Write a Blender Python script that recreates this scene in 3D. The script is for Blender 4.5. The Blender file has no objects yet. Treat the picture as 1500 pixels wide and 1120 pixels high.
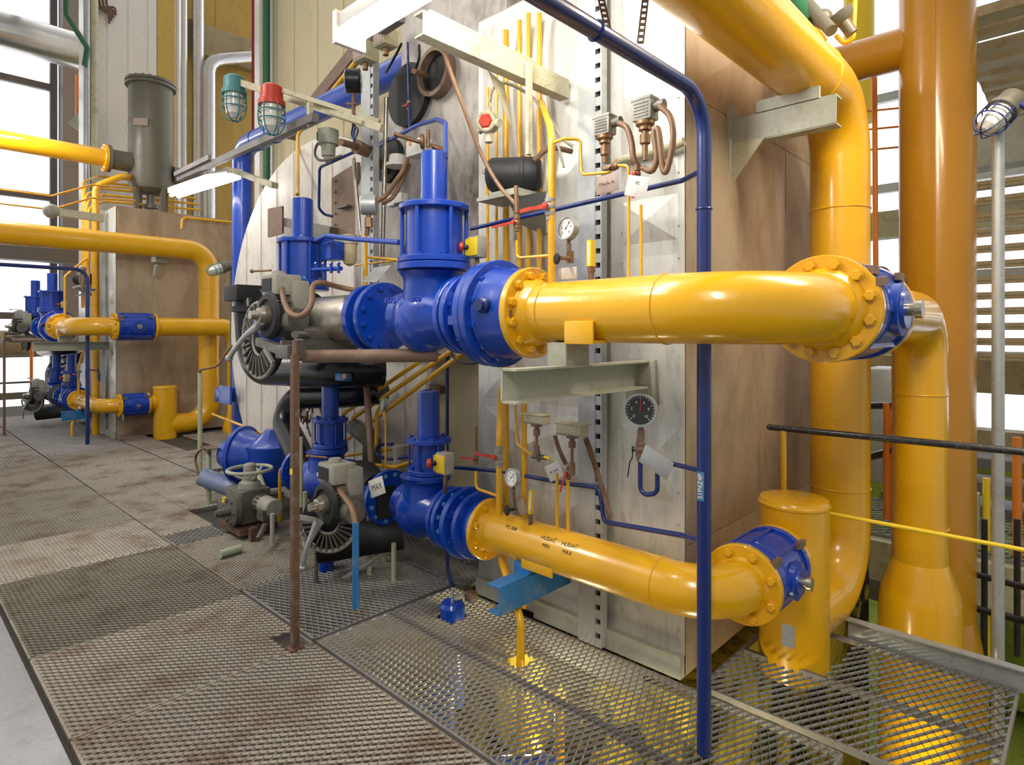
import bpy, bmesh, math, random
from mathutils import Vector as V, Matrix, Quaternion
random.seed(7)
R = math.radians
C = bpy.context.scene.collection
PI = math.pi
H = 1.6
A0 = R(43.5)
FWD = V((math.cos(A0), math.sin(A0), 0)); RT = V((math.sin(A0), -math.cos(A0), 0))
FOC = 900.0; HY = 487.0
AX = {'x': V((1,0,0)), 'y': V((0,1,0)), 'z': V((0,0,1)), '-x': V((-1,0,0)), '-y': V((0,-1,0)), '-z': V((0,0,-1))}
def W(px, py, X=None, Y=None, Z=None, d=None):
    """point of the place seen at a pixel, on a wall plane, a level or at a depth"""
    ray = FWD + RT*((px-750)/FOC) + V((0,0,1))*((HY-py)/FOC)
    if X is not None: d = X/ray.x
    elif Y is not None: d = Y/ray.y
    elif Z is not None: d = (Z-H)/ray.z
    return V((0,0,H)) + ray*d
# ------------------------------------------------------------ materials
def mat(name, col, rough=.5, metal=0, dirt=0, dcol=(.12,.08,.05), dscale=3, bump=0, bscale=40, coat=0, streak=0, spec=.5, lo=.5, hi=.75, fine=.6):
    m = bpy.data.materials.new(name); m.use_nodes = True
    nt = m.node_tree; N = nt.nodes; L = nt.links
    b = N['Principled BSDF']
    b.inputs['Base Color'].default_value = (*col, 1); b.inputs['Roughness'].default_value = rough
    b.inputs['Metallic'].default_value = metal; b.inputs['Coat Weight'].default_value = coat
    b.inputs['Coat Roughness'].default_value = .12; b.inputs['Specular IOR Level'].default_value = spec
    geo = N.new('ShaderNodeNewGeometry')
    src = geo.outputs['Position']
    if dirt > 0:
        mp = N.new('ShaderNodeMapping'); L.new(src, mp.inputs[0])
        mp.inputs['Scale'].default_value = (1,1,1-streak)
        n = N.new('ShaderNodeTexNoise'); n.inputs['Scale'].default_value = dscale; n.inputs['Detail'].default_value = 8; n.inputs['Roughness'].default_value = .65
        L.new(mp.outputs[0], n.inputs['Vector'])
        r = N.new('ShaderNodeMapRange'); r.inputs[1].default_value = lo; r.inputs[2].default_value = hi; r.inputs[3].default_value = 0; r.inputs[4].default_value = dirt
        L.new(n.outputs[0], r.inputs[0])
        mx = N.new('ShaderNodeMix'); mx.data_type = 'RGBA'; mx.inputs[6].default_value = (*col,1); mx.inputs[7].default_value = (*dcol,1)
        L.new(r.outputs[0], mx.inputs[0])
        n3 = N.new('ShaderNodeTexNoise'); n3.inputs['Scale'].default_value = dscale*7+8; n3.inputs['Detail'].default_value = 5; n3.inputs['Roughness'].default_value = .7
        L.new(mp.outputs[0], n3.inputs['Vector'])
        r3 = N.new('ShaderNodeMapRange'); r3.inputs[1].default_value = .52; r3.inputs[2].default_value = .72; r3.inputs[3].default_value = 0; r3.inputs[4].default_value = dirt*fine
        L.new(n3.outputs[0], r3.inputs[0])
        mx3 = N.new('ShaderNodeMix'); mx3.data_type = 'RGBA'; mx3.inputs[7].default_value = (*[q*.55 for q in dcol],1)
        L.new(r3.outputs[0], mx3.inputs[0]); L.new(mx.outputs[2], mx3.inputs[6]); L.new(mx3.outputs[2], b.inputs['Base Color'])
        r2 = N.new('ShaderNodeMapRange'); r2.inputs[1].default_value = .3; r2.inputs[2].default_value = .8; r2.inputs[3].default_value = rough*.85; r2.inputs[4].default_value = min(1,rough*1.35)
        L.new(n.outputs[0], r2.inputs[0]); L.new(r2.outputs[0], b.inputs['Roughness'])
    if bump > 0:
        n = N.new('ShaderNodeTexNoise'); n.inputs['Scale'].default_value = bscale; n.inputs['Detail'].default_value = 4
        L.new(src, n.inputs['Vector'])
        bp = N.new('ShaderNodeBump'); bp.inputs['Strength'].default_value = bump; bp.inputs['Distance'].default_value = .004
        L.new(n.outputs[0], bp.inputs['Height']); L.new(bp.outputs[0], b.inputs['Normal'])
    return m
def emis(name, col, s):
    m = bpy.data.materials.new(name); m.use_nodes = True
    b = m.node_tree.nodes['Principled BSDF']; b.inputs['Base Color'].default_value = (*col,1)
    b.inputs['Emission Color'].default_value = (*col,1); b.inputs['Emission Strength'].default_value = s
    return m
M = {}
M['yel'] = mat('yellow_gloss_paint', (.76,.40,.006), .27, 0, .5, (.62,.29,.004), 2.2, .25, 30, .5, fine=.12)
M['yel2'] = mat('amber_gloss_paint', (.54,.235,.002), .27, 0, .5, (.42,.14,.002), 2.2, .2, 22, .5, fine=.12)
M['blu'] = mat('blue_enamel_paint', (.003,.050,.40), .3, 0, .45, (.002,.020,.15), 4, .2, 45, .35, fine=.4)
M['navy'] = mat('dark_blue_paint', (.006,.022,.15), .35, 0, .5, (.02,.02,.05), 8, .1, 40, .3)
M['lblu'] = mat('sky_blue_paint', (.02,.16,.42), .4, 0, .6, (.25,.28,.22), 7, .2)
M['grn'] = mat('pale_green_paint', (.42,.45,.30), .5, 0, .5, (.25,.24,.16), 6, .1)
M['cream'] = mat('cream_paint', (.50,.47,.32), .5, 0, .7, (.22,.15,.08), 8, .1)
M['beam'] = mat('greygreen_beam_paint', (.40,.41,.33), .5, 0, .6, (.22,.19,.13), 6, .1)
M['sil'] = mat('silver_sheet', (.66,.66,.61), .38, .4, .75, (.36,.335,.29), 2.0, .08, 12, 0, .75, .5, .42, .70, .5)
M['side'] = mat('weathered_sheet', (.47,.37,.26), .42, .3, .9, (.22,.14,.085), 1.5, .12, 14, 0, .6, .5, .42, .66, .3)
M['galv'] = mat('galvanised_steel', (.48,.50,.50), .42, .55, .6, (.30,.32,.33), 14, .1, 50)
M['alu'] = mat('aluminium_lagging', (.74,.74,.73), .22, .9, .3, (.45,.42,.38), 3, .05)
M['dirty'] = mat('stained_sheet', (.46,.43,.39), .45, .35, 1, (.075,.055,.045), 1.6, .1, 14, 0, .45, .5, .44, .66, .3)
M['disc'] = mat('offwhite_boiler_paint', (.70,.66,.60), .45, .1, .6, (.42,.36,.30), 1.6, .05, 9, 0, .6)
M['beige'] = mat('beige_cladding', (.60,.52,.32), .5, .0, .4, (.45,.35,.18), 1.2, .05, 9, 0, .5)
M['ochre'] = mat('ochre_cladding', (.56,.36,.075), .5, 0, .5, (.36,.2,.05), .9, .05, 9, 0, .6)
M['white'] = mat('white_cladding', (.80,.77,.72), .3, .3, .3, (.55,.45,.33), 1.0, .05, 8, 0, .6)
M['grate'] = mat('worn_grating_steel', (.26,.235,.195), .5, .4, .9, (.13,.065,.035), 2.5, 0, 40, 0, 0, .5, .5, .68)
M['gratea'] = mat('pale_worn_grating', (.295,.265,.22), .5, .4, .9, (.17,.09,.05), 3, 0, 40, 0, 0, .5, .5, .7)
M['grateb'] = mat('dark_worn_grating', (.235,.215,.17), .5, .45, .8, (.10,.06,.035), 2.5, 0, 40, 0, 0, .5, .5, .7)
M['grate2'] = mat('grey_grating_steel', (.30,.29,.28), .5, .5, .6, (.17,.12,.08), 5, 0)
M['under'] = mat('grimy_subfloor', (.050,.044,.036), .8, 0, .8, (.14,.12,.08), 3, .3, 30)
M['plate'] = mat('smooth_deck_plate', (.42,.43,.46), .35, .5, .6, (.22,.21,.21), 4, .2, 30)
M['green'] = mat('green_lower_floor', (.26,.32,.05), .9, 0, .9, (.07,.08,.03), 1.0, spec=.1)
M['iron'] = mat('dirty_grey_iron', (.155,.145,.12), .45, .35, .9, (.07,.055,.045), 12, .3, 60)
M['steel'] = mat('brushed_steel', (.42,.39,.33), .32, .8, .6, (.20,.16,.12), 7, .1, 50, 0, 0)
M['blk'] = mat('glossy_black_paint', (.006,.007,.010), .28, 0, .3, (.03,.03,.035), 6, .3, 25, .15, 0, .35)
M['bmat'] = mat('matt_black', (.015,.015,.016), .6)
M['rust'] = mat('rusty_steel', (.16,.085,.055), .65, .3, .8, (.30,.26,.22), 14, .3, 60)
M['brown'] = mat('dusty_brown_metal', (.22,.14,.10), .55, .4, .7, (.36,.30,.24), 9, .2)
M['brass'] = mat('old_brass', (.26,.155,.08), .45, .6, .7, (.16,.10,.07), 20, .2)
M['hose'] = mat('copper_hose', (.24,.14,.08), .5, .3, .5, (.15,.09,.06), 20, .1)
M['olive'] = mat('olive_vessel_paint', (.145,.135,.105), .38, .1, .5, (.09,.085,.07), 5, .1)
M['red'] = mat('red_paint', (.50,.035,.012), .4, 0, .5, (.22,.05,.03), 30)
M['maroon'] = mat('maroon_paint', (.30,.02,.02), .4)
M['gpipe'] = mat('green_paint', (.02,.12,.05), .4)
M['teal'] = mat('teal_paint', (.05,.22,.24), .5, 0, .6, (.10,.12,.10), 20)
M['dial'] = mat('white_dial', (.78,.78,.74), .4)
M['bdial'] = mat('black_dial', (.03,.035,.035), .35)
M['grey'] = mat('grey_plastic', (.33,.32,.27), .5, 0, .6, (.16,.14,.12), 14)
M['tag'] = mat('white_tag', (.62,.61,.58), .45, 0, .5, (.40,.37,.33), 12)
M['btag'] = mat('brown_tag', (.34,.25,.20), .5, 0, .4, (.2,.14,.1), 12)
M['ink'] = mat('black_ink', (.01,.01,.01), .6)
M['orng'] = mat('orange_paint', (.75,.22,.02), .4)
M['yb'] = mat('bright_yellow_plastic', (.85,.60,.02), .4)
M['rail'] = mat('chipped_black_paint', (.015,.015,.022), .35, 0, .9, (.42,.40,.33), 9, .1, 40, .2, 0, .5, .66, .70)
M['lav'] = mat('pale_blue_gloss', (.30,.36,.55), .25, .2, .4, (.16,.18,.26), 8)
M['tan'] = mat('tan_steel', (.40,.32,.18), .6, 0, .7, (.22,.13,.07), 3)
M['dkst'] = mat('dark_frame_steel', (.16,.145,.14), .5, .2, .6, (.26,.22,.18), 5)
M['purp'] = mat('grey_column_paint', (.26,.235,.25), .5, 0, .4, (.18,.15,.15), 2)
M['tube'] = emis('fluorescent_tube', (1,.98,.93), 14)
M['bowl'] = mat('frosted_lamp_glass', (.72,.70,.66), .15, 0, 0, coat=.3)
M['lid'] = mat('sky_blue_bolt', (.08,.28,.50), .4)
M['amb'] = mat('amber_bowl', (.60,.50,.30), .15, 0, .8, (.55,.33,.03), 12, coat=.5)
def glass():
    m = bpy.data.materials.new('corrugated_translucent_pane'); m.use_nodes = True
    N = m.node_tree.nodes; L = m.node_tree.links; N.clear()
    o = N.new('ShaderNodeOutputMaterial'); mx = N.new('ShaderNodeMixShader'); t = N.new('ShaderNodeBsdfTransparent'); g = N.new('ShaderNodeBsdfTranslucent')
    g.inputs[0].default_value = (.9,.92,.95,1); t.inputs[0].default_value = (.97,.98,1,1)
    geo = N.new('ShaderNodeNewGeometry'); w = N.new('ShaderNodeTexWave'); w.bands_direction = 'X'; w.inputs['Scale'].default_value = .55
    L.new(geo.outputs['Position'], w.inputs['Vector'])
    r = N.new('ShaderNodeMapRange'); r.inputs[3].default_value = .15; r.inputs[4].default_value = .35; L.new(w.outputs[1], r.inputs[0])
    L.new(r.outputs[0], mx.inputs[0]); L.new(t.outputs[0], mx.inputs[1]); L.new(g.outputs[0], mx.inputs[2]); L.new(mx.outputs[0], o.inputs[0])
    return m
M['glass'] = glass()
# ------------------------------------------------------------ mesh builder
def frame(ax):
    z = V(ax).normalized(); t = V((0,0,1)) if abs(z.z) < .95 else V((1,0,0))
    x = t.cross(z).normalized(); y = z.cross(x)
    return x, y, z
def axv(a): return AX[a] if isinstance(a, str) else V(a).normalized()
class MB:
    def __init__(s): s.v = []; s.f = []
    def add(s, vs, fs):
        n = len(s.v); s.v += [V(v) for v in vs]; s.f += [tuple(i+n for i in f) for f in fs]; return s
    def box(s, c, sz, rz=0, m=None, bev=0):
        c = V(c); x, y, z = [q/2 for q in sz]
        if bev > 0:
            bm = bmesh.new(); bmesh.ops.create_cube(bm, size=1)
            for v in bm.verts: v.co = V((v.co.x*sz[0], v.co.y*sz[1], v.co.z*sz[2]))
            bmesh.ops.bevel(bm, geom=bm.edges[:], offset=bev, segments=2, affect='EDGES', profile=.5)
            bm.verts.index_update(); vs = [v.co.copy() for v in bm.verts]; fs = [[v.index for v in f.verts] for f in bm.faces]; bm.free()
        else:
            vs = [V((i,j,k)) for i in (-x,x) for j in (-y,y) for k in (-z,z)]
            fs = [(0,1,3,2),(4,6,7,5),(0,4,5,1),(2,3,7,6),(0,2,6,4),(1,5,7,3)]
        if m is None: m = Matrix.Rotation(rz, 3, 'Z')
        return s.add([m@v + c for v in vs], fs)
    def bar(s, a, b, w, h=None, up=(0,0,1)):
        """rectangular bar from a to b, w wide and h high"""
        a, b = V(a), V(b); h = h or w; z = (b-a).normalized(); u = V(up)
        if abs(z.dot(u)) > .97: u = V((1,0,0))
        x = u.cross(z).normalized(); y = z.cross(x)
        vs = [p + x*(i*w/2) + y*(j*h/2) for p in (a, b) for i, j in ((-1,-1),(1,-1),(1,1),(-1,1))]
        return s.add(vs, [(3,2,1,0),(4,5,6,7),(0,1,5,4),(1,2,6,5),(2,3,7,6),(3,0,4,7)])
    def lathe(s, o, ax, prof, n=32, cap=True):
        o = V(o); x, y, z = frame(axv(ax)); vs = []; fs = []
        for t, r in prof:
            for i in range(n):
                a = 2*PI*i/n; vs.append(o + z*t + (x*math.cos(a) + y*math.sin(a))*max(r, 1e-4))
        k = len(prof)
        for j in range(k-1):
            for i in range(n):
                i2 = (i+1) % n; fs.append((j*n+i, j*n+i2, (j+1)*n+i2, (j+1)*n+i))
        if cap: fs.append(tuple(reversed(range(n)))); fs.append(tuple((k-1)*n+i for i in range(n)))
        return s.add(vs, fs)
    def cyl(s, a, b, r, r2=None, n=24):
        a, b = V(a), V(b); return s.lathe(a, b-a, [(0, r), ((b-a).length, r if r2 is None else r2)], n)
    def sph(s, c, r, n=16, sc=(1,1,1)):
        c = V(c); k = n//2; i0 = len(s.v)
        s.lathe((0,0,0), 'z', [(-r*math.cos(PI*j/k), r*math.sin(PI*j/k)) for j in range(k+1)], n)
        for i in range(i0, len(s.v)): v = s.v[i]; s.v[i] = V((v.x*sc[0], v.y*sc[1], v.z*sc[2])) + c
        return s
    def ring(s, c, ax, rr, r, n=32, k=8, a0=0, a1=2*PI):
        x, y, z = frame(axv(ax)); c = V(c); full = abs(a1-a0-2*PI) < 1e-6
        pts = [c + (x*math.cos(a0+(a1-a0)*i/n) + y*math.sin(a0+(a1-a0)*i/n))*rr for i in range(n + (0 if full else 1))]
        return s.sweep(pts, r, k, closed=full)
    def sweep(s, pts, r, n=12, closed=False, radii=None):
        P = [V(p) for p in pts]; k = len(P); T = []
        for i in range(k):
            a = P[(i-1) % k] if closed or i > 0 else P[i]; b = P[(i+1) % k] if closed or i < k-1 else P[i]
            T.append((b-a).normalized())
        x, y, _ = frame(T[0]); vs = []; fs = []
        for i in range(k):
            if i: q = T[i-1].rotation_difference(T[i]); x = q @ x
            y = T[i].cross(x); rr = radii[i] if radii else r
            for j in range(n):
                a = 2*PI*j/n; vs.append(P[i] + (x*math.cos(a) + y*math.sin(a))*rr)
        for i in range(k if closed else k-1):
            i2 = (i+1) % k
            for j in range(n):
                j2 = (j+1) % n; fs.append((i*n+j, i*n+j2, i2*n+j2, i2*n+j))
        if not closed: fs.append(tuple(reversed(range(n)))); fs.append(tuple((k-1)*n+j for j in range(n)))
        return s.add(vs, fs)
    def tube(s, pts, r, fil=0, n=12, seg=8):
        return s.sweep(fillet(pts, fil, seg) if fil else pts, r, n)
    def spline(s, pts, r, n=8, seg=8):
        return s.sweep(catmull(pts, seg), r, n)
    def obj(s, name, m, parent=None, sharp=32):
        me = bpy.data.meshes.new(name)
        off = ORG[parent.name] if parent else None
        if off is None:
            xs = [v.x for v in s.v]; ys = [v.y for v in s.v]; zs = [v.z for v in s.v]
            off = V(((min(xs)+max(xs))/2, (min(ys)+max(ys))/2, min(zs)))
        me.from_pydata([v-off for v in s.v], [], s.f)
        bm = bmesh.new(); bm.from_mesh(me)
        if len(s.f) < 20000: bmesh.ops.recalc_face_normals(bm, faces=bm.faces)
        bm.to_mesh(me); bm.free()
        me.polygons.foreach_set('use_smooth', [True]*len(me.polygons)); me.set_sharp_from_angle(angle=R(sharp))
        me.materials.append(M[m] if isinstance(m, str) else m)
        o = bpy.data.objects.new(name, me); C.objects.link(o)
        if parent: o.parent = parent
        else: o.location = off
        ORG[o.name] = off.copy()
        return o
ORG = {}; FAR = []
def fillet(pts, fil, seg=8):
    P = [V(p) for p in pts]; out = [P[0]]
    for i in range(1, len(P)-1):
        a = P[i-1]-P[i]; b = P[i+1]-P[i]; la, lb = a.length, b.length; a.normalize(); b.normalize()
        ang = a.angle(b)
        if ang > PI-.02: out.append(P[i]); continue
        t = min(fil/math.tan(ang/2), la*.49 if i > 1 else la*.95, lb*.49 if i < len(P)-2 else lb*.95); rr = t*math.tan(ang/2)
        c = P[i] + (a+b).normalized()*(rr/math.sin(ang/2)); s0 = P[i]+a*t-c; s1 = P[i]+b*t-c
        q = s0.rotation_difference(s1); axs, th = q.to_axis_angle()
        for j in range(seg+1): out.append(c + Quaternion(axs, th*j/seg) @ s0)
    return out + [P[-1]]
def catmull(pts, seg=8):
    P = [V(p) for p in pts]; P = [P[0]*2-P[1]] + P + [P[-1]*2-P[-2]]; out = []
    for i in range(1, len(P)-2):
        a, b, c, d = P[i-1:i+3]
        for j in range(seg):
            t = j/seg; out.append(.5*((2*b) + (c-a)*t + (2*a-5*b+4*c-d)*t*t + (3*b-a-3*c+d)*t**3))
    return out + [P[-2]]
def tag(o, label, cat, group=None, far=None):
    o['label'] = label; o['category'] = cat
    if group: o['group'] = group
    if far: FAR.append((o, far))
    return o
def thing(name, label, cat, loc, group=None, far=None):
    o = bpy.data.objects.new(name, None); C.objects.link(o); o.location = loc; o.empty_display_size = .1
    ORG[o.name] = V(loc); return tag(o, label, cat, group, far)
def struct(o): o['kind'] = 'structure'; return o
_bm = {}
def bolts(parent, c, ax, rad, n, size, m, ph=0, name='bolt'):
    """hex bolt heads on a circle; every bolt an object of its own"""
    c = V(c); z = axv(ax); x, y, _ = frame(z); key = (round(size,4), m, name)
    for i in range(n):
        a = ph + 2*PI*i/n; p = c + (x*math.cos(a) + y*math.sin(a))*rad
        if key not in _bm:
            b = MB(); b.lathe((0,0,0), 'z', [(-.001,size*1.15),(size*.2,size*1.15)], 16).lathe((0,0,0), 'z', [(size*.2,size*.95),(size*.9,size*.95),(size*1.05,size*.75)], 6)
            me_o = b.obj(name, m, parent); me_o.data.transform(Matrix.Translation(ORG[parent.name])); _bm[key] = me_o.data; o = me_o
        else:
            o = bpy.data.objects.new(name, _bm[key]); C.objects.link(o); o.parent = parent; ORG[o.name] = p.copy()
        o.location = p - ORG[parent.name]; o.rotation_mode = 'QUATERNION'; o.rotation_quaternion = V((0,0,1)).rotation_difference(z)
def text(parent, s, c, ax, up, size, m='ink', name='lettering', th=.0006):
    """raised or printed writing; ax looks out of the surface"""
    cu = bpy.data.curves.new(name, 'FONT'); cu.body = s; cu.size = size; cu.align_x = 'CENTER'; cu.align_y = 'CENTER'; cu.extrude = th
    t = bpy.data.objects.new(name, cu); C.objects.link(t)
    dg = bpy.context.evaluated_depsgraph_get(); me = bpy.data.meshes.new_from_object(t.evaluated_get(dg))
    bpy.data.objects.remove(t)
    z = axv(ax); y = V(up); y = (y - z*y.dot(z)).normalized(); x = y.cross(z)
    mm = Matrix((x, y, z)).transposed().to_4x4(); mm.translation = V(c) - ORG[parent.name]
    me.transform(mm); me.materials.clear(); me.materials.append(M[m])
    o = bpy.data.objects.new(name, me); C.objects.link(o); o.parent = parent; ORG[o.name] = ORG[parent.name]
    return o
def copy_tree(o, parent=None):
    c = o.copy(); C.objects.link(c)
    if parent: c.parent = parent
    for ch in o.children: copy_tree(ch, c)
    return c
def flange(parent, c, ax, r, t, m, nb=12, bs=.014, bm=None, name='flange', face=1, hub=0, back=False):
    """flange disc centred at c, thickness t along ax, bolts on the +ax side"""
    z = axv(ax); c = V(c); e = min(.004, t*.2)
    o = MB().lathe(c, z, [(-t/2,r-e),(-t/2+e,r),(t/2-e,r),(t/2,r-e)], 48).obj(name, m, parent)
    if nb: bolts(o, c+z*(t/2)*face, z*face, r*.82, nb, bs, bm or m, PI/nb)
    if nb and back: bolts(o, c-z*(t/2)*face, -z*face, r*.82, nb, bs, bm or m, PI/nb)
    return o
# ============================================================ gratings and floors
def grating(x0, x1, y0, y1, z, label, m='grate', a=.06, b=.024, w=.006, holes=(), name='floor_grating', fr=True, far=None, group=None, swap=False):
    vs = []; fs = []; full = (x0,x1,y0,y1)
    if swap: x0, x1, y0, y1 = y0, y1, x0, x1; holes = [(c_,d_,a_,b_) for a_,b_,c_,d_ in holes]
    nx = max(1, int((x1-x0)/(a/2))); ny = max(1, int((y1-y0)/b)); da = (x1-x0)/nx; db = (y1-y0)/ny
    for j in range(ny):
        yc = y0 + db*(j+.5); sgn = 1 if j % 2 else -1
        for i in range(nx):
            xa, xb = x0+i*da, x0+(i+1)*da; s = sgn*(1 if i % 2 else -1)
            ya, yb = yc - s*db*.5, yc + s*db*.5
            xm, ym = (xa+xb)/2, (ya+yb)/2
            if any(hx0 < xm < hx1 and hy0 < ym < hy1 for hx0, hx1, hy0, hy1 in holes): continue
            n = len(vs)
            vs += [(xa,ya-w/2,z-.001),(xb,yb-w/2,z-.001),(xb,yb+w/2,z+.005),(xa,ya+w/2,z+.005),(xa,ya-w/2,z-.007),(xb,yb-w/2,z-.007)]
            fs += [(n,n+1,n+2,n+3),(n,n+4,n+5,n+1)]
    if swap: vs = [(q[1],q[0],q[2]) for q in vs]; fs = [f_[::-1] for f_ in fs]; x0, x1, y0, y1 = full
    t = thing(name, label, 'grating', ((x0+x1)/2,(y0+y1)/2,z-.01), group, far)
    me = bpy.data.meshes.new('mesh_sheet'); off = ORG[t.name]
    me.from_pydata([V(v)-off for v in vs], [], fs); me.materials.append(M[m])
    o = bpy.data.objects.new('mesh_sheet', me); C.objects.link(o); o.parent = t; ORG[o.name] = off
    if fr:
        f = MB()
        for p, q in (((x0,y0),(x1,y0)),((x1,y0),(x1,y1)),((x1,y1),(x0,y1)),((x0,y1),(x0,y0))): f.bar((p[0],p[1],z-.013),(q[0],q[1],z-.013),.012,.026)
        k = max(1, int((x1-x0)/.5))
        f.obj('frame', m, t)
        for i in range(1, k+1): xx = x0+(x1-x0)*i/(k+1); MB().bar((xx,y0,z-.022),(xx,y1,z-.022),.022,.03).obj('rib','dkst',t)
    return t
# walkway beyond the line X=.55 (smooth plate), panels between X=.55 and 1.6, and the plates beside the burners
Y0 = -.4
ys = [1.0, 2.92, 3.78, 5.04, 5.94, 7.68, 9.4]
lab = ['worn brown floor grating in the bottom foreground, nearer than the rusty post',
       'solid-looking worn grey floor grating between the rusty post and the big open-mesh walkway panel',
       'large square walkway grating with lengthwise ribs, darker than its neighbours, at lower left',
       'narrow walkway grating with rust spots just past the large square ribbed panel',
       'long walkway grating level with the grey handwheel actuator, past the rust-spotted narrow one',
       'walkway grating halfway along the floor towards the far blue valves']
for i in range(len(ys)-1):
    g = grating(.56, 1.59, ys[i]+.01, ys[i+1]-.01, 0, lab[i], ['gratea','gratea','grateb','gratea','grateb','grate'][i], .05, .02, .0095 if i in (0,1,3) else .006, holes=((1.46,1.6,2.9,3.12),) if i == 1 else ())
for i, (a, b) in enumerate(((9.4,11.0),(11.0,12.8),(12.8,15.0))):
    grating(.56, 1.59, a+.01, b-.01, 0, ['walkway grating just short of the far black rust-footed post', 'walkway grating in front of the far burner set', 'last walkway grating before the bright left windows'][i], 'grate', .08, .045, .02, fr=False)
gl = [(-1.6,.53,2.0,5.4,'pale worn deck plate in the bottom left corner'),(-2.2,.53,5.4,8.6,'wide pale deck plate at the left edge, below the far burner set'),(-3.2,.53,8.6,14,'pale deck plate farthest along the left edge by the windows')]
for x0,x1,y0,y1,l in gl:
    tag(MB().box(((x0+x1)/2,(y0+y1)/2,-.012),(x1-x0,y1-y0-.02,.024),bev=.004).obj('deck_plate','plate'), l, 'deck plate')
# plates right of the walkway
grating(1.61, 2.62, 3.86, 5.0, 0, 'fine floor grating under the lower grey lever actuator, next to the open diamond mesh', 'grate', .04, .016, .007)
grating(1.61, 1.98, 5.0, 5.32, 0, 'small open coarse mesh square in front of the handwheel actuator', 'grate2', .05, .032, .005)
grating(1.61, 2.0, 5.33, 7.3, 0, 'plain worn floor grating left of the handwheel actuator', 'grate', .04, .016, .0075)
grating(2.01, 3.0, 5.92, 7.3, 0, 'worn floor grating around the feet of the pale green posts', 'grate', .04, .016, .0065)
for i, (x0,x1,y0,y1) in enumerate(((1.61,2.6,7.32,8.7),(1.61,2.6,8.72,9.85),(2.62,3.8,7.5,8.9),(2.62,3.0,8.92,10.78),(3.4,4.9,8.92,10.3))):
    grating(x0,x1,y0,y1,0,['floor grating before the left stub of the far dark blue post','floor grating around the foot of the far dark blue post','floor grating in front of the blue riser and the pale boiler end','floor grating by the foot of the short far yellow stub','floor grating under the big far yellow elbow'][i],'grate',.06,.028,.011,fr=False)
grating(1.61, 2.6, 9.87, 15, 0, 'floor grating underneath the far burner set', 'grate2', .08,.045,.014, fr=False)
# open diamond meshes near the camera
grating(1.62, 2.58, 2.97, 3.84, 0, 'open diamond mesh floor panel under the blue hose, in the corner behind the rusty post', 'grate2', .074, .018, .0034, swap=True)
grating(2.60, 3.15, 2.9, 4.6, 0, 'open diamond mesh panel running under the lower blue globe valve', 'grate2', .074, .018, .0034, swap=True)
grating(1.62, 2.56, .7, 2.93, 0, 'large open diamond mesh floor panel with yellow pipes rising through it, bottom centre', 'grate2', .074, .0165, .0030, holes=((2.22,2.38,2.57,2.73),(2.16,2.25,1.99,2.08)))
grating(2.62, 3.55, .25, 1.3, 0, 'diamond mesh platform panel around the foot of the short yellow stub, bottom right', 'grate2', .074, .020, .0045, holes=((3.03,3.41,.92,1.3),(3.2,3.6,.9,1.3)))
t = thing('toe_plate', 'galvanised toe plate along the edge of the bottom right mesh platform', 'toe plate', (3.57,.3,0))
MB().box((3.575,.12,.04),(.008,1.65,.11)).box((3.555,.12,.098),(.05,1.65,.006)).obj('angle','galv',t)
# structure below and around
def sb(name, c, sz, m, bev=0): return struct(MB().box(c, sz, bev=bev).obj(name, m))
sb('floor', (-.2,6.5,-.075), (3.6,17,.07), 'under')
sb('floor', (2.35,5.1,-.075), (1.5,2.5,.07), 'under')
sb('floor', (3.3,12.4,-.075), (3.4,10.2,.07), 'under')
sb('floor', (6,6,-3.05), (26,30,.1), 'green')
for y in (2.95, 4.62): sb('trim_%d' % (1 if y < 3 else 2), (2.1,y,-.08), (1.0,.06,.10), 'dkst')
sb('trim_3', (2.59,3.3,-.09), (.05,3.4,.12), 'galv')
sb('trim_4', (1.605,2.3,-.09), (.05,3.2,.12), 'dkst')
# lower deck seen through the meshes
t = thing('lower_deck', 'dim yellowish deck with pipes glimpsed below the open mesh floor', 'deck', (2.2,2.4,-1.0))
MB().box((.9,2.3,-1.0),(3.2,6.6,.06)).obj('deck_slab', M.setdefault('slab', mat('yellowish_slab',(.50,.38,.05),.95,0,1,(.02,.018,.016),2.6,0,40,0,0,.05,.42,.54)), t)
b = MB()
for i in range(5): b.cyl((1.7+.2*i,.6,-.8-.07*i),(1.9+.2*i,4.4,-.8-.07*i),.035+.012*(i%2))
b.obj('pipe','iron',t)
MB().cyl((2.05,2.45,-1.3),(2.05,2.45,-.25),.07).cyl((2.3,1.9,-.5),(1.7,2.5,-.5),.05).obj('pipe','blu',t)
MB().cyl((1.75,2.2,-1.37),(1.75,2.2,-.4),.05).cyl((2.0,2.9,-.7),(2.3,2.9,-.7),.12).obj('pipe','blu',t)
MB().box((2.0,1.7,-.8),(.3,.5,.02)).obj('plate','cream',t)
MB().cyl((2.34,1.9,-1.3),(2.34,1.9,-.2),.025).cyl((1.9,1.4,-.6),(2.5,2.2,-.6),.03).obj('pipe','yel',t)
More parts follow.
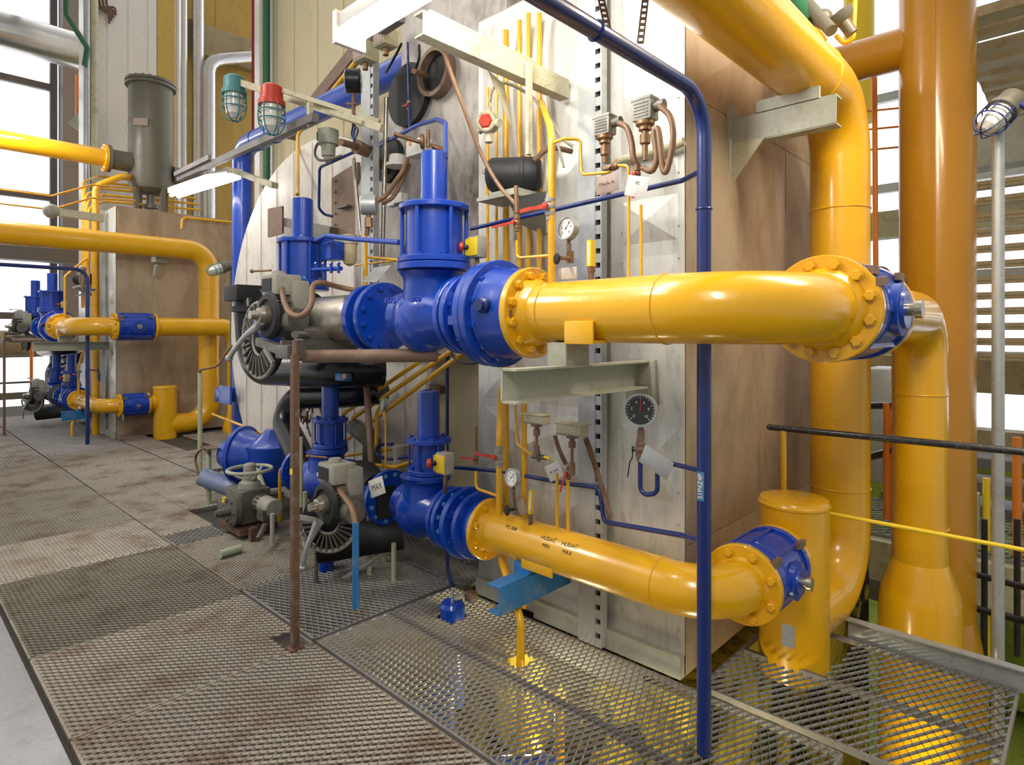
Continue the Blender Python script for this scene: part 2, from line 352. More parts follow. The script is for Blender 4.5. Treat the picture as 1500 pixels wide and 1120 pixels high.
# ============================================================ boiler casings (front panel cabinet + side wall), near and far
XF, YS, HT = 2.63, 1.385, 3.53
def cross_panel(mb, o, u, v, du, dv, nrm, lift=.012, gap=.004):
    o = V(o)+u*gap+v*gap; du -= 2*gap; dv -= 2*gap
    c = o + u*du/2 + v*dv/2 + nrm*lift
    n = len(mb.v); e = nrm*.003
    mb.add([o+e, o+u*du+e, o+u*du+v*dv+e, o+v*dv+e, c, o-e*2, o+u*du-e*2, o+u*du+v*dv-e*2, o+v*dv-e*2],
           [(0,1,4),(1,2,4),(2,3,4),(3,0,4),(0,5,6,1),(1,6,7,2),(2,7,8,3),(3,8,5,0)])
def casing(dy, nm, yl=1.39):
    w = struct(MB().box(((XF+5.6)/2,YS+yl/2+dy,HT/2),(5.6-XF,yl,HT)).obj('wall_'+nm,'side'))
    ux, uy, uz = V((1,0,0)), V((0,1,0)), V((0,0,1))
    f = MB()
    for z0, z1 in ((.12,.775),(.775,1.17),(1.17,2.02),(2.02,2.27),(2.27,3.5)):
        cross_panel(f,(XF,YS+.01+dy,z0),uy,uz,.36,z1-z0,-ux,.03)
    for z0, z1 in ((.12,.775),(.775,1.17),(1.17,1.9),(1.9,2.6),(2.6,3.5)):
        cross_panel(f,(XF,YS+.5+dy,z0),uy,uz,yl-.5,z1-z0,-ux,.045)
    f.box((XF-.001,YS+yl/2+dy,HT/2),(.01,yl,HT-.02)).obj('front_panel','sil',w,sharp=2)
    s = MB()
    for x0, x1 in ((XF,3.9),(3.9,5.1)):
        for z0, z1 in ((.0,.6),(.6,2.72),(2.72,3.5)):
            cross_panel(s,(x0,YS+dy,z0),ux,uz,x1-x0,z1-z0,-uy,.05)
    s.obj('side_panel','side',w,sharp=2)
    for y, z in [(YS+.03,z) for z in (.2,.45,.7,.85,1.1,1.25,1.6,1.95,2.1,2.35,2.7)]+[(YS+.34,z) for z in (.2,.7,.85,1.25,1.95,2.1)]: MB().sph((XF-.008,y+dy,z),.006,6).obj('rivet','galv',w)
    b = MB().box((XF-.02,YS+.45+dy,.05),(.05,.9,.1)).box((XF-.02,YS+1.2+dy,.05),(.05,.35,.1)); b.obj('base_channel','beam',w)
    return w
casing(0,'right'); casing(9.4,'left')
def slot_post(x, y, z0, z1, label, far=None, w=.10):
    t = thing('slotted_post', label, 'post', (x,y,z0), None, far)
    MB().box((x,y+w*.5+.02,(z0+z1)/2),(.05,w,z1-z0)).obj('channel','galv',t)
    b = MB().box((x,y-.022,(z0+z1)/2),(.05,.006,z1-z0)).box((x,y+.016,(z0+z1)/2),(.05,.006,z1-z0)).box((x+.01,y,(z0+z1)/2),(.004,.04,z1-z0)); k = int((z1-z0)/.07)
    for i in range(k): b.box((x-.018,y,z0+.02+i*(z1-z0-.04)/(k-1)),(.008,.04,.045))
    b.obj('slotted_strip','galv',t)
    MB().box((x+.004,y,(z0+z1)/2),(.004,.03,z1-z0-.01)).obj('slots','bmat',t)
    return t
slot_post(XF-.070, 1.815, .02, 3.5, 'galvanised slotted post on the front casing, between the gauges and the yellow risers', 'far galvanised slotted post at the edge of the far casing')
# ============================================================ boiler: stained front, round end, cladding above
bo = struct(MB().lathe((2.9,5.4,1.6),'x',[(0,1.80),(.02,1.82),(2.4,1.82)],96).obj('wall_boiler_end','disc'))
b = MB()
for k in range(9): y = 3.9+.36*k; b.box((2.893,y,1.6),(.006,.008,2*math.sqrt(max(.01,1.79**2-(y-5.4)**2))))
b.obj('seam','disc',bo)
w = struct(MB().box((3.03,3.35,3.0),(.3,1.14,2.9)).obj('wall_burner_front','dirty'))
w2 = struct(MB().box((3.15,3.3,.85),(.3,1.05,1.75)).obj('wall_lower_front','beige'))
# sloped shoulder of the stained front (plate with the portholes)
p = [(2.80,2.78,1.45),(2.80,4.45,1.45),(2.80,4.45,2.75),(2.80,3.95,3.35),(2.80,3.3,3.62),(2.80,2.78,3.62)]
q = [(2.95,y,z) for _,y,z in p]
pl = struct(MB().add(p+q,[tuple(range(6)),tuple(range(11,5,-1))]+[(i,(i+1)%6,(i+1)%6+6,i+6) for i in range(6)]).obj('wall_burner_plate','dirty'))
c1 = W(642,108,X=2.78)
MB().lathe(c1,'-x',[(-.02,.17),(.06,.17),(.06,.14),(-.01,.13)],40,False).obj('porthole_rim','brown',pl)
MB().lathe(c1,'-x',[(0,.135),(.004,.135)],40).obj('porthole','bmat',pl)
c1 = W(600,140,X=2.78); MB().lathe(c1,'-x',[(-.02,.23),(.03,.23)],40).obj('porthole','bmat',pl)
c1 = W(570,235,X=2.78); MB().lathe(c1,'-x',[(-.02,.17),(.03,.17)],40).obj('porthole','bmat',pl)
c1 = W(612,370,X=2.78); MB().lathe(c1,'-x',[(-.02,.13),(.03,.13)],40).obj('porthole','bmat',pl)
def clad(name, x0, x1, y0, y1, z0, z1, m, step, axis):
    """cladding wall with pressed vertical ribs on its visible face"""
    w = struct(MB().box(((x0+x1)/2,(y0+y1)/2,(z0+z1)/2),(x1-x0,y1-y0,z1-z0)).obj(name,m)); b = MB()
    if axis == 'x':
        y = y0+step
        while y < y1: b.box((x0-.006,y,(z0+z1)/2),(.012,.03,z1-z0)); y += step
    else:
        x = x0+step
        while x < x1: b.box((x,y0-.006,(z0+z1)/2),(.03,.012,z1-z0)); x += step
    b.obj('rib',m,w); return w
clad('wall_casing_upper', 4.0, 5.5, 2.9, 8.8, 2.3, 9, 'beige', .62, 'x')
struct(MB().box((3.96,8.8,5.6),(.1,.16,6.8)).obj('trim_5','white'))
clad('wall_white_left', 2.72, 3.85, 13.0, 13.6, 0, 9.5, 'white', .33, 'y')
struct(MB().box((4.0,13.3,4.9),(.32,.6,9.2)).obj('trim_6','ochre'))
clad('wall_ochre', 3.9, 9, 15.0, 15.2, 0, 12, 'ochre', .9, 'y')
struct(MB().box((6,14.9,8.3),(4,.3,.7)).obj('trim_7','tan'))

# stiffening ribs lying in the big walkway panels

struct(MB().box((4.3,3.6,-1.6),(3.2,4.4,2.9)).obj('wall_foundation','slab'))  # yellow slab colour put on the foundation to make it look lit
# ============================================================ big yellow pipework of one burner set (unit at Y ~ 1) with its far twin
UX, UZ, UR = 2.03, 1.687, .128      # upper gas line running along Y
UY = .73                            # its second leg running along X
LX, LZ, LR = 2.37, .52, .108        # lower gas line
LY = 1.10
def weld(mb, c, ax, r): return mb.ring(c, ax, r+.001, .004, 40, 6)
t = thing('gas_pipe', 'thick glossy yellow pipe with a bend crossing the picture between two bolted flanges', 'pipe', (UX,1.3,1.5), None, 'far yellow pipe with a bend feeding the upper far blue valve')
RB = .39
b = MB().tube([(UX,1.80,UZ),(UX,UY,UZ),(2.44,UY,UZ)], UR, RB, 40, 16)
b.lathe((UX,1.80,UZ),'-y',[(0,.155),(.03,.150),(.07,UR+.001)],40).lathe((2.44,UY,UZ),'-x',[(0,.155),(.02,.150),(.05,UR+.001)],40)
weld(b,(UX,1.68,UZ),'y',UR); weld(b,(UX,1.14,UZ),'y',UR); b.obj('pipe','yel',t)
flange(t,(UX,1.80,UZ),'-y',.2,.035,'yel',12,.020)
flange(t,(2.45,UY,UZ),'-x',.2,.035,'yel',12,.021)
MB().box((1.905,1.45,1.60),(.012,.14,.09),bev=.004).box((2.03,1.45,1.565),(.25,.14,.012)).obj('saddle_plate','yel',t)
MB().bar((UX-.165,1.86,UZ-.01),(UX-.165,1.775,UZ-.01),.008,.035,up=(0,0,1)).obj('bonding_strap','brown',t)
MB().bar((2.43,UY-.185,UZ+.09),(2.52,UY-.185,UZ+.1),.02,.03).obj('bonding_strap','brown',t)
# blue inline valves with yellow counter flanges
def ball_valve(c0, c1, y, z, r, nm, label, far, lever=None):
    t = thing('ball_valve', label, 'valve', ((c0+c1)/2,y,z-r), None, far)
    L_ = c1-c0; rr = r*.95
    MB().lathe((c0,y,z),'x',[(0,rr),(L_*.16,rr*.97),(L_*.18,r*.93),(L_*.24,r*.93),(L_*.25,rr),(L_*.75,rr),(L_*.76,r*.93),(L_*.82,r*.93),(L_*.84,rr*.97),(L_,rr)],48).obj('body','blu',t)
    f = MB()
    for k in range(8):
        a = 2*PI*k/8; f.bar((c0+.03,y+math.cos(a)*rr,z+math.sin(a)*rr),(c1-.03,y+math.cos(a)*rr,z+math.sin(a)*rr),.012,.02)
    f.obj('rib','blu',t)
    f1 = flange(t,(c0+.015,y,z),'x',r,.032,'blu',12,r*.075,name='flange'); f2 = flange(t,(c1-.015,y,z),'-x',r,.032,'blu',12,r*.075)
    cy = y-rr*.8; xm = (c0+c1)/2
    MB().lathe((xm,cy,z),'-y',[(-.04,r*.5),(r*.10,r*.45),(r*.12,r*.5),(r*.26,r*.5),(r*.28,r*.38),(r*.34,r*.36)],32).obj('stem_housing','blu',t)
    s = MB().lathe((xm,cy-r*.34,z),'-y',[(0,r*.12),(r*.12,r*.12),(r*.12,r*.17),(r*.24,r*.17)],24); s.obj('stem','steel' ,t)
    MB().bar((c0-.03,y-r*.78,z+r*.68),(c0+.05,y-r*.78,z+r*.68),.02,.03).obj('bonding_strap','brown',t); MB().bar((c1-.06,y-r*.76,z+r*.7),(c1+.02,y-r*.76,z+r*.7),.02,.03).obj('bonding_strap','brown',t)
    return t
v = ball_valve(2.475, 2.92, UY, UZ, .2, 'up', 'big dark blue flanged ball valve at the right end of the thick upper yellow pipe', 'upper far blue ball valve in front of the far casing wall')
v = ball_valve(2.63, 2.96, LY, LZ, .165, 'low', 'smaller blue flanged ball valve beside the short capped yellow stub', 'lower far blue ball valve next to the short far yellow stub')
# second leg after the upper valve
t = thing('gas_pipe', 'yellow pipe turning down behind the big blue ball valve, swelling near the floor', 'pipe', (4.07,UY,-2.9), None, 'far yellow pipe running right from the upper far blue valve')
flange(t,(2.95,UY,UZ),'x',.2,.035,'yel',12,.014,face=1)
b = MB().tube([(2.96,UY,UZ),(4.16,UY,UZ),(4.16,UY,-.9)],.137,.24,40,16); weld(b,(4.16,UY,1.25),'z',.137); weld(b,(4.16,UY,.5),'z',.137); b.obj('pipe','yel',t)
MB().lathe((4.16,UY,-2.9),'z',[(0,.205),(2.95,.205),(3.05,.19),(3.2,.137)],40).obj('reducer','yel',t)
# main feed pipe: overhead along X, down, and round into the capped stub
t = thing('main_gas_pipe', 'largest yellow pipe entering overhead, bending down behind the big blue ball valve', 'pipe', (3.86,1.065,0), None, 'far big yellow pipe crossing the upper left and bending down beside the far casing')
MX, MY, MZ, MR = 3.86, 1.065, 2.92, .155
MB().tube([(-.6,MY,MZ),(MX,MY,MZ),(MX,MY,.17),(3.22,LY,.17)],MR,.33,40,14).obj('pipe','yel',t)
for q, a_ in (((3.35,MY,MZ),'x'),((MX,MY,2.3),'z'),((MX,MY,.72),'z')): weld(MB(),q,a_,MR).obj('weld_seam','yel',t)
MB().ring((3.1,MY,MZ),'x',MR+.004,.006,40,6,PI*.1,PI*.9).obj('saddle_ring','yel2',t)  # thin amber half ring over the top of the overhead pipe
t = thing('pipe_stub', 'short capped yellow pipe stub standing on the mesh platform at lower right', 'pipe', (3.22,LY,0), None, 'short capped yellow stub standing by the far casing wall')
MB().lathe((3.22,LY,0),'z',[(-.1,.163),(.735,.163),(.74,.169),(.75,.169),(.755,.163),(.77,.158),(.775,.14)],48).obj('pipe','yel',t)
MB().cyl((2.95,LY,LZ),(3.08,LY,LZ),.11,n=40).obj('branch','yel',t)
flange(t,(2.975,LY,LZ),'-x',.165,.03,'yel',0)
# lower line
t = thing('gas_pipe', 'lower yellow pipe with black handwriting, bending toward the smaller blue ball valve', 'pipe', (LX,1.8,.4), None, 'lower far yellow pipe with a bend, leading to the lower far blue valve')
b = MB().tube([(LX,2.42,LZ),(LX,LY,LZ),(2.6,LY,LZ)],LR,.22,40,16); b.lathe((LX,2.42,LZ),'-y',[(0,.13),(.05,LR+.001)],40).lathe((2.6,LY,LZ),'-x',[(0,.13),(.03,LR+.001)],40)
weld(b,(LX,1.36,LZ),'y',LR); b.obj('pipe','yel',t)
flange(t,(LX,2.42,LZ),'-y',.165,.03,'yel',8,.018); flange(t,(2.6,LY,LZ),'-x',.17,.03,'yel',8,.019)
MB().box((LX-.085,2.0,LZ-.075),(.012,.2,.06),bev=.003).obj('saddle_plate','yel',t)
MB().box((2.60,LY-.19,LZ-.16),(.004,.05,.09)).obj('hanging_plate','galv',t)
nr = V((-.8,0,.6)).normalized()
for s_, y, dz in (('PG 008',2.18,0),('HLÍDAČ',1.93,.0),('MIN',1.93,-.03),('HLÍDAČ',1.80,.0),('MAX',1.80,-.03)):
    n2 = V((-.72+dz*6,0,.69)).normalized() if dz == 0 else V((-.9,0,.43)).normalized()
    text(t, s_, V((LX,y,LZ))+n2*(LR+.0005), n2, (0,0,1), .026)
# brackets
t = thing('pipe_bracket', 'grey-green channel bracket on the casing carrying the thick upper yellow pipe', 'bracket', (2.1,1.6,1.3), None, 'far grey-green bracket under the upper far yellow pipe')
MB().box((2.14,1.62,1.40),(.98,.008,.13)).box((2.14,1.585,1.461),(.98,.075,.008)).box((2.14,1.585,1.339),(.98,.075,.008)).box((1.98,1.64,1.40),(.6,.03,.122)).obj('beam','beam',t)
MB().box((2.03,1.60,1.51),(.16,.1,.10),bev=.004).obj('saddle_block','beam',t)
MB().box((2.60,1.60,1.36),(.03,.16,.22),bev=.003).obj('end_plate','beam',t)
t = thing('pipe_bracket', 'blue painted steel bracket under the lower yellow pipe', 'bracket', (2.35,2.1,.2), None, 'far grey bracket under the lower far yellow pipe')
MB().box((2.345,2.05,.32),(.55,.008,.13)).box((2.345,2.09,.386),(.55,.08,.008)).box((2.345,2.09,.256),(.55,.08,.008)).obj('beam','lblu',t)
MB().box((2.33,2.1,.41),(.1,.1,.05)).obj('saddle_block','lblu',t)
MB().add([(2.62,2.07,.46),(2.62,2.07,.30),(2.40,2.07,.385),(2.62,2.06,.46),(2.62,2.06,.30),(2.40,2.06,.385)],[(0,1,2),(5,4,3),(0,3,4,1),(1,4,5,2),(2,5,3,0)]).obj('gusset','lblu',t)
t = thing('pipe_bracket', 'pale grey channel bracket on the side wall below the overhead yellow bend', 'bracket', (3.12,1.1,2.5))
MB().box((3.12,1.13,2.645),(.008,.51,.13)).box((3.16,1.13,2.712),(.08,.51,.008)).box((3.16,1.13,2.578),(.08,.51,.008)).obj('beam','beam',t)
MB().box((3.13,1.10,2.73),(.02,.3,.09)).box((3.2,1.07,2.74),(.13,.2,.02)).obj('saddle_block','beam',t)
MB().add([(3.10,1.385,2.58),(3.10,1.385,2.36),(3.10,1.2,2.58),(3.112,1.385,2.58),(3.112,1.385,2.36),(3.112,1.2,2.58)],[(0,1,2),(5,4,3),(0,3,4,1),(1,4,5,2),(2,5,3,0)]).obj('gusset','cream',t)
MB().box((3.12,1.375,2.5),(.10,.012,.56)).obj('end_plate','beam',t)
# ============================================================ blue shut-off, globe and check valves on the upper line
t = thing('shutoff_valve', 'wide blue flanged shut-off valve bolted to the left end of the thick yellow pipe', 'valve', (UX,1.95,1.43), None, 'far wide blue shut-off valve on the upper far yellow pipe')
MB().lathe((UX,1.82,UZ),'y',[(0,.19),(.05,.20),(.13,.205),(.15,.215),(.36,.16)],56).obj('body','blu',t)
flange(t,(UX,2.0,UZ),'-y',.248,.04,'blu',12,.021); flange(t,(UX,2.045,UZ),'y',.245,.04,'blu',0)
MB().lathe((UX-.2,1.9,UZ+.03),(-1,-.1,0),[(0,.035),(.02,.035),(.03,.025),(.045,.025)],24).obj('plug','navy',t)
MB().box((UX-.185,2.10,UZ-.03),(.012,.10,.04)).obj('bonding_strap','blu',t)
def globe(X, Z, Yc, s, label, far, lf, bolt='blu', zt=1.0, lettering=None, mt='blu', sc=None, nr=4, h=None):
    """flanged globe valve with a yoke, drum and cylinder; s scales the body, Y axis horizontal"""
    t = thing('globe_valve', label, 'valve', (X,Yc,Z-.2*s), None, far)
    b = MB().lathe((X,Yc-.24*s,Z),'y',[(0,.165*s),(.03*s,.13*s),(.08*s,.135*s),(.16*s,.165*s),(.26*s,.18*s),(.36*s,.165*s),(.43*s,.13*s),(.48*s,.135*s)],48)
    b.sph((X,Yc+.05*s,Z-.02*s),.185*s,32)
    b.lathe((X,Yc,Z),'z',[(0,.165*s),(.10*s,.16*s),(.17*s,.15*s),(.2*s,.155*s),(.235*s,.18*s)],48)
    b.obj('body',mt,t)
    flange(t,(X,Yc-.26*s,Z),'y',.20*s,.035*s,mt,12,.014*s,bm=bolt,back=False); flange(t,(X,Yc-.315*s,Z),'-y',.205*s,.035*s,mt,12,.014*s,bm=bolt)
    if lf is not None: flange(t,(X,Yc+.44*s,Z),'-y',.205*s,.04*s,mt,12,.016*s,bm=bolt)
    if lf is None: pass
    elif lf: flange(t,(X,Yc+.57*s,Z),'y',.2*s,.05*s,mt,0); MB().lathe((X,Yc+.44*s,Z),'y',[(0,.12*s),(.14*s,.12*s)],32).obj('neck',mt,t)
    return t
def bonnet(t, X, Y, z0, rb, rd, zt, rt, rc, zc, mt='blu', nrod=6, bm='blu'):
    f = flange(t,(X,Y,z0+.0),'z',rb,.035,mt,0,name='bonnet_flange'); f2 = flange(t,(X,Y,z0+.036),'z',rb*.98,.03,mt,8,.014,bm=bm,name='bonnet_flange')
    MB().lathe((X,Y,z0+.04),'z',[(0,rd),(zt-z0-.04,rd)],40).obj('drum',mt,t)
    for k in range(nrod):
        a = 2*PI*k/nrod+.35; x = X+math.cos(a)*rb*.86; y = Y+math.sin(a)*rb*.86
        MB().cyl((x,y,z0+.04),(x,y,zt),rb*.055,n=12).obj('tie_rod',mt,t)
    flange(t,(X,Y,zt),'z',rt,.028,mt,6,.013,bm=bm,name='top_flange')
    MB().lathe((X,Y,zt),'z',[(0,rc),(zc-zt-.006,rc),(zc-zt,rc-.008)],40).obj('cylinder',mt,t)
t = globe(UX, UZ, 2.50, .96, 'big blue globe valve with a tall cylinder, directly left of the wide shut-off flanges', 'far blue globe valve nearest the upper far yellow pipe', True, 'blu')
bonnet(t, UX, 2.48, 1.935, .192, .145, 2.24, .182, .070, 2.53)
for s_, y in (('4525',2.62),('200',2.40)):
    text(t, s_, (UX-.178,y,UZ+.075), (-.97,-.1,.2), (0,0,1), .045, 'blu', 'cast_lettering', .004)
t = thing('steel_pipe', 'bare grey-brown steel pipe between the two upper blue globe valves', 'pipe', (UX,3.4,1.55), None, 'far bare grey steel pipe left of the upper far blue valves')
MB().lathe((UX,3.08,UZ),'y',[(0,.125),(.1,.135),(.12,.143),(.7,.143),(.74,.15),(.77,.15)],48).obj('pipe','steel',t)
flange(t,(UX,3.84,UZ),'-y',.195,.035,'iron',8,.012)
t = globe(UX, UZ, 4.14, .9, 'blue globe valve partly hidden behind the upper grey lever actuator', 'second blue globe valve of the far set, backlit by the windows', None)
bonnet(t, UX, 3.87, 1.90, .172, .135, 2.21, .165, .068, 2.50, bm='lid')
# ---- lower pair
t = thing('check_valve', 'blue double flange piece joining the lower yellow pipe to the lower globe valve', 'valve', (LX,2.6,.35), None, 'far blue flange piece behind the lower far yellow pipe')
MB().lathe((LX,2.435,LZ),'y',[(0,.155),(.03,.155),(.06,.14),(.2,.14)],48).obj('body','blu',t)
flange(t,(LX,2.52,LZ),'y',.185,.03,'blu',8,.013); flange(t,(LX,2.60,LZ),'-y',.20,.035,'blu',8,.013)
t = globe(LX, LZ, 2.98, .88, 'lower blue globe valve with a tall cylinder, left of the lower yellow pipe', 'lower far blue globe valve, behind the lower far yellow bend', False, 'lid')
bonnet(t, LX, 2.95, .725, .135, .098, .945, .14, .067, 1.245)
MB().box((LX+.03,3.0,1.1),(.05,.03,.3)).obj('side_pipe','blu',t)
MB().ring((LX+.06,3.05,1.03),'-x',.036,.01,24,8).obj('lifting_eye','navy',t)
b = MB()
for z in (-.06,.06): b.box((LX,3.47,LZ+z),(.26,.12,.02))
for x in (-.12,.12): b.box((LX+x,3.47,LZ),(.02,.12,.16))
b.obj('coupling_yoke','blu',t)
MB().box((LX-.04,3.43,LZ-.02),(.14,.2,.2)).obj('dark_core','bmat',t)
t = globe(LX, LZ, 4.15, .85, 'lower blue globe valve behind the rusty post and the lower lever actuator', 'lower far globe valve farthest left in the far set', False)
bonnet(t, LX, 4.1, .735, .128, .095, .955, .13, .062, 1.255)
# ============================================================ dark blue riser posts, small blue lines
t = thing('vent_pipe', 'dark blue pipe coming from overhead, dropping to the floor before the casing corner', 'pipe', (2.2,1.08,0), None, 'far dark blue pipe dropping to the floor in front of the far casing')
b = MB().tube([(.3,1.08,2.50),(2.2,1.08,2.50),(2.2,1.08,0)],.027,.16,20,12); b.ring((2.2,1.08,2.07),'z',.028,.004,24,6).obj('pipe','navy',t)
MB().ring((1.5,1.08,2.5),'x',.028,.005,24,6).obj('weld_seam','navy',t)
tg = MB().box((2.172,1.08,1.02),(.002,.028,.11)); tg.obj('painted_patch','lblu',t)
text(t,'51P4Z4P',(2.170,1.08,1.02),(-1,0,0),(0,1,0),.026,'dial')
def line(name, label, cat, pts, r, m, fil=.03, n=12, far=None, spl=False, group=None, seg=6):
    b = MB()
    if spl: b.spline(pts, r, n, seg)
    else: b.tube(pts, r, fil, n, seg)
    o = b.obj(name, m); return tag(o, label, cat, group, far)
line('impulse_pipe','upper thin blue pipe running from the dark blue dropper past the red lever valves','pipe',[(2.225,1.095,W(1020,258,X=2.3).z),W(1000,264,X=2.33),W(690,335,X=2.33)],.0115,'navy',.02, far='far thin blue pipe behind the far dark blue dropper')
line('impulse_pipe','lower thin blue pipe stepping along the casing below the mushroom button box','pipe',[(2.225,1.09,W(1015,787,X=2.25).z),W(1000,784,X=2.32),W(885,764,X=2.5),W(878,714,X=2.5),W(830,708,X=2.54),W(735,690,X=2.54),W(640,682,X=2.54)],.012,'navy',.03)
t = thing('trapeze_hanger', 'pair of perforated rusty hanger straps above the dark blue pipe', 'bracket', (1.85,1.08,2.5))
for a, c in ((W(938,62,Y=1.08),W(950,-40,Y=1.1)),(W(893,55,Y=1.15),W(872,-40,Y=1.2))):
    b = MB(); n = 12
    d = (c-a)/n; s_ = FWD.cross(V((0,0,1))).normalized()
    for e in (-1,1): b.bar(a+s_*e*.009,c+s_*e*.009,.004,.006,up=s_)
    for k in range(n+1): b.bar(a+d*k-s_*.01,a+d*k+s_*.01,.006,.008)
    b.obj('strap','rust',t)
# tall far-side yellow pipe with branch at the right
t = thing('gas_riser', 'tallest yellow riser at right, behind the bend, with a side branch near the top', 'pipe', (5.4,.85,-3), None)
c = W(1372,487,X=5.3)
MB().cyl((c.x,c.y,-.5),(c.x,c.y,6),.232,n=48).lathe((c.x,c.y,-3),'z',[(0,.30),(2.2,.30),(2.6,.232)],48).obj('pipe','yel2',t)
c2 = W(1320,72,X=5.3)
MB().tube([(c.x,c.y,c2.z),(c.x,c.y+1.0,c2.z),(c.x+.6,c.y+2.0,c2.z)],.15,.4,36,12).obj('branch','yel2',t)
MB().box((c.x-.235,c.y-.02,2),(.01,.02,5)).obj('weld_seam','yel2',t)
# ============================================================ instruments and small pipework in front of the casing
def gauge(c, ax, r, label, far=None, dark=False, needle=.6, stem=None, sm='brass', case='galv', name='pressure_gauge', cat='gauge'):
    """round dial gauge; stem = list of points the stem follows from the case"""
    c = V(c); z = axv(ax); t = thing(name, label, cat, c - V((0,0,r)), None, far)
    MB().lathe(c,z,[(-r*.35,r*.85),(-r*.3,r*.97),(r*.3,r*.97),(r*.32,r*1.02),(r*.4,r*1.02),(r*.4,r*.88),(r*.3,r*.88)],40,False).lathe(c,z,[(-r*.35,r*.85),(-r*.34,.001)],40,False).obj('case',case,t)
    d = MB().lathe(c,z,[(r*.26,r*.9),(r*.3,r*.9)],40).obj('dial','bdial' if dark else 'dial',t)
    x = V((0,0,1)).cross(z).normalized(); y = z.cross(x); b = MB()
    for k in range(21):
        a = R(-135+270*k/20)+PI/2; dr = x*math.cos(a)+y*math.sin(a); l = .16 if k % 5 == 0 else .08
        b.bar(c+z*r*.305+dr*r*(.84-l),c+z*r*.305+dr*r*.84,r*.035,.0008,up=z)
    b.obj('scale_marks','dial' if dark else 'ink',d)
    for k in range(6):
        a = R(225-54*k); text(d,str(k*2),c+z*r*.305+(x*math.cos(a)+y*math.sin(a))*r*.52,z,(0,0,1),r*.24,'dial' if dark else 'ink','numeral')
    a = needle; dr = x*math.cos(a)+y*math.sin(a)
    MB().bar(c+z*r*.32-dr*r*.2,c+z*r*.32+dr*r*.72,r*.05,.001,up=z).lathe(c+z*r*.31,z,[(0,r*.07),(r*.05,r*.06)],12).obj('needle','red' if dark else 'ink',t)
    if stem:
        pts = [c-V((0,0,r*.9))]+[V(p) for p in stem]
        MB().tube(pts,r*.16,.02,12).lathe(c-V((0,0,r*1.25)),'-z',[(0,r*.26),(r*.5,r*.26)],6).lathe(c-V((0,0,r*1.9)),'-z',[(0,r*.22),(r*.4,r*.22)],6).obj('stem',sm,t)
    return t
def lever_valve(c, label, far=None, s=.02, ax='z', lev=(0,1,0), ll=.15, lup=(-1,0,0), body='brass', name='lever_valve', lm='red', tail=None):
    """small ball valve on a tube along ax with a flat painted lever"""
    c = V(c); z = axv(ax); t = thing(name, label, 'valve', c-V((0,0,s*2)), None, far)
    MB().lathe(c,z,[(-s*3,s*1.0),(-s*2,s*1.0),(-s*1.9,s*1.25),(-s*1.1,s*1.25),(-s*.9,s*1.0),(-s*.5,s*1.25),(s*.5,s*1.25),(s*.9,s*1.0),(s*1.1,s*1.25),(s*1.9,s*1.25),(s*2,s*1.0),(s*3,s*1.0)],12).cyl(c,c+V(lup)*s*1.9,s*.6,n=12).obj('body',body,t)
    l = V(lev).normalized(); u = V(lup); p = c+u*s*2
    b = MB().lathe(p-u*s*.3,u,[(0,s*.8),(s*.5,s*.8),(s*.6,s*.4)],12)
    b.bar(p,p+l*ll*.3-u*s*.2,s*.9,s*.3,up=u).bar(p+l*ll*.28-u*s*.2,p+l*ll*.5+u*s*.35,s*.8,s*.3,up=u).bar(p+l*ll*.48+u*s*.35,p+l*ll+u*s*.35,s*.9,s*.35,up=u)
    b.obj('lever',lm,t)
    return t
# main yellow instrument riser with red lever
Xp = 2.05
P = lambda px,py,X=Xp: W(px,py,X=X)
line('impulse_pipe','yellow vertical tube standing on the thick pipe, below and above the upper red lever valve','pipe',[P(808,412),P(808,205),P(806,185,2.15),P(793,150,2.45)],.016,'yel',.05,far='far yellow instrument tube on the upper far pipe')
lever_valve(P(806,303),'upper red lever valve on the yellow tube, left of the white dial gauge',None,.019,'z',(.1,1,-.02),.15,(-1,0,0),'grey')
line('impulse_pipe','slim yellow tube stepping from the riser top over to the tagged brass valve','pipe',[P(808,210),P(826,203),P(850,204,2.1),P(852,256,2.1),P(893,252,2.12),P(897,242,2.12),P(921,243,2.12),P(921,410,2.12)],.0065,'yel',.02)
line('impulse_pipe','slim yellow tube under the red lever, rightmost of the pair landing on the thick pipe','pipe',[P(939,300,2.12),P(939,412,2.12)],.0065,'yel',0)
line('impulse_pipe','slim yellow tube elbowing from the small red lever valve into the riser','pipe',[P(757,352),P(757,378),P(806,374)],.007,'yel',.025)
lever_valve(P(757,326),'small red lever valve, left of and below the upper red lever valve',None,.013,'z',(0,1,-.08),.13,(-1,0,0),'brass')
line('standpipe','small brass standpipe above the second red lever, meeting the copper hose','pipe',[P(757,312),P(756,272)],.011,'brass',0)
lever_valve(P(895,246,2.12),'dull brass valve with short handle above the brown tag',None,.011,'y',(0,-1,.5),.05,(-1,0,0),'brass',lm='brass')
lever_valve(P(933,255,2.12),'valve with a red lever hanging down, over the white tag below the pressure switches',None,.012,'z',(0,0,-1),.10,(-1,0,0),'brass')
def tagplate(px,py,X,w,h,label,m,txt,tilt=0,ts=.02,far=None):
    c = W(px,py,X=X); t = thing('tag_plate',label,'tag',c-V((0,0,h/2)),None,far)
    mm = Matrix.Rotation(tilt,3,'X'); MB().box(c,(.002,w,h),m=mm,bev=.0008).obj('plate',m,t)
    up = mm @ V((0,0,1)); ls = txt.split('|')
    for i,s_ in enumerate(ls): text(t,s_,c+V((-.0012,0,0))+up*((len(ls)-1)/2-i)*ts*1.2,(-1,0,0),up,ts)
    r = MB()
    for e in (-1,1): r.sph(c+mm@V((-.001,e*w*.42,h*.38)),.0025,6)
    r.obj('screw','steel',t); return t
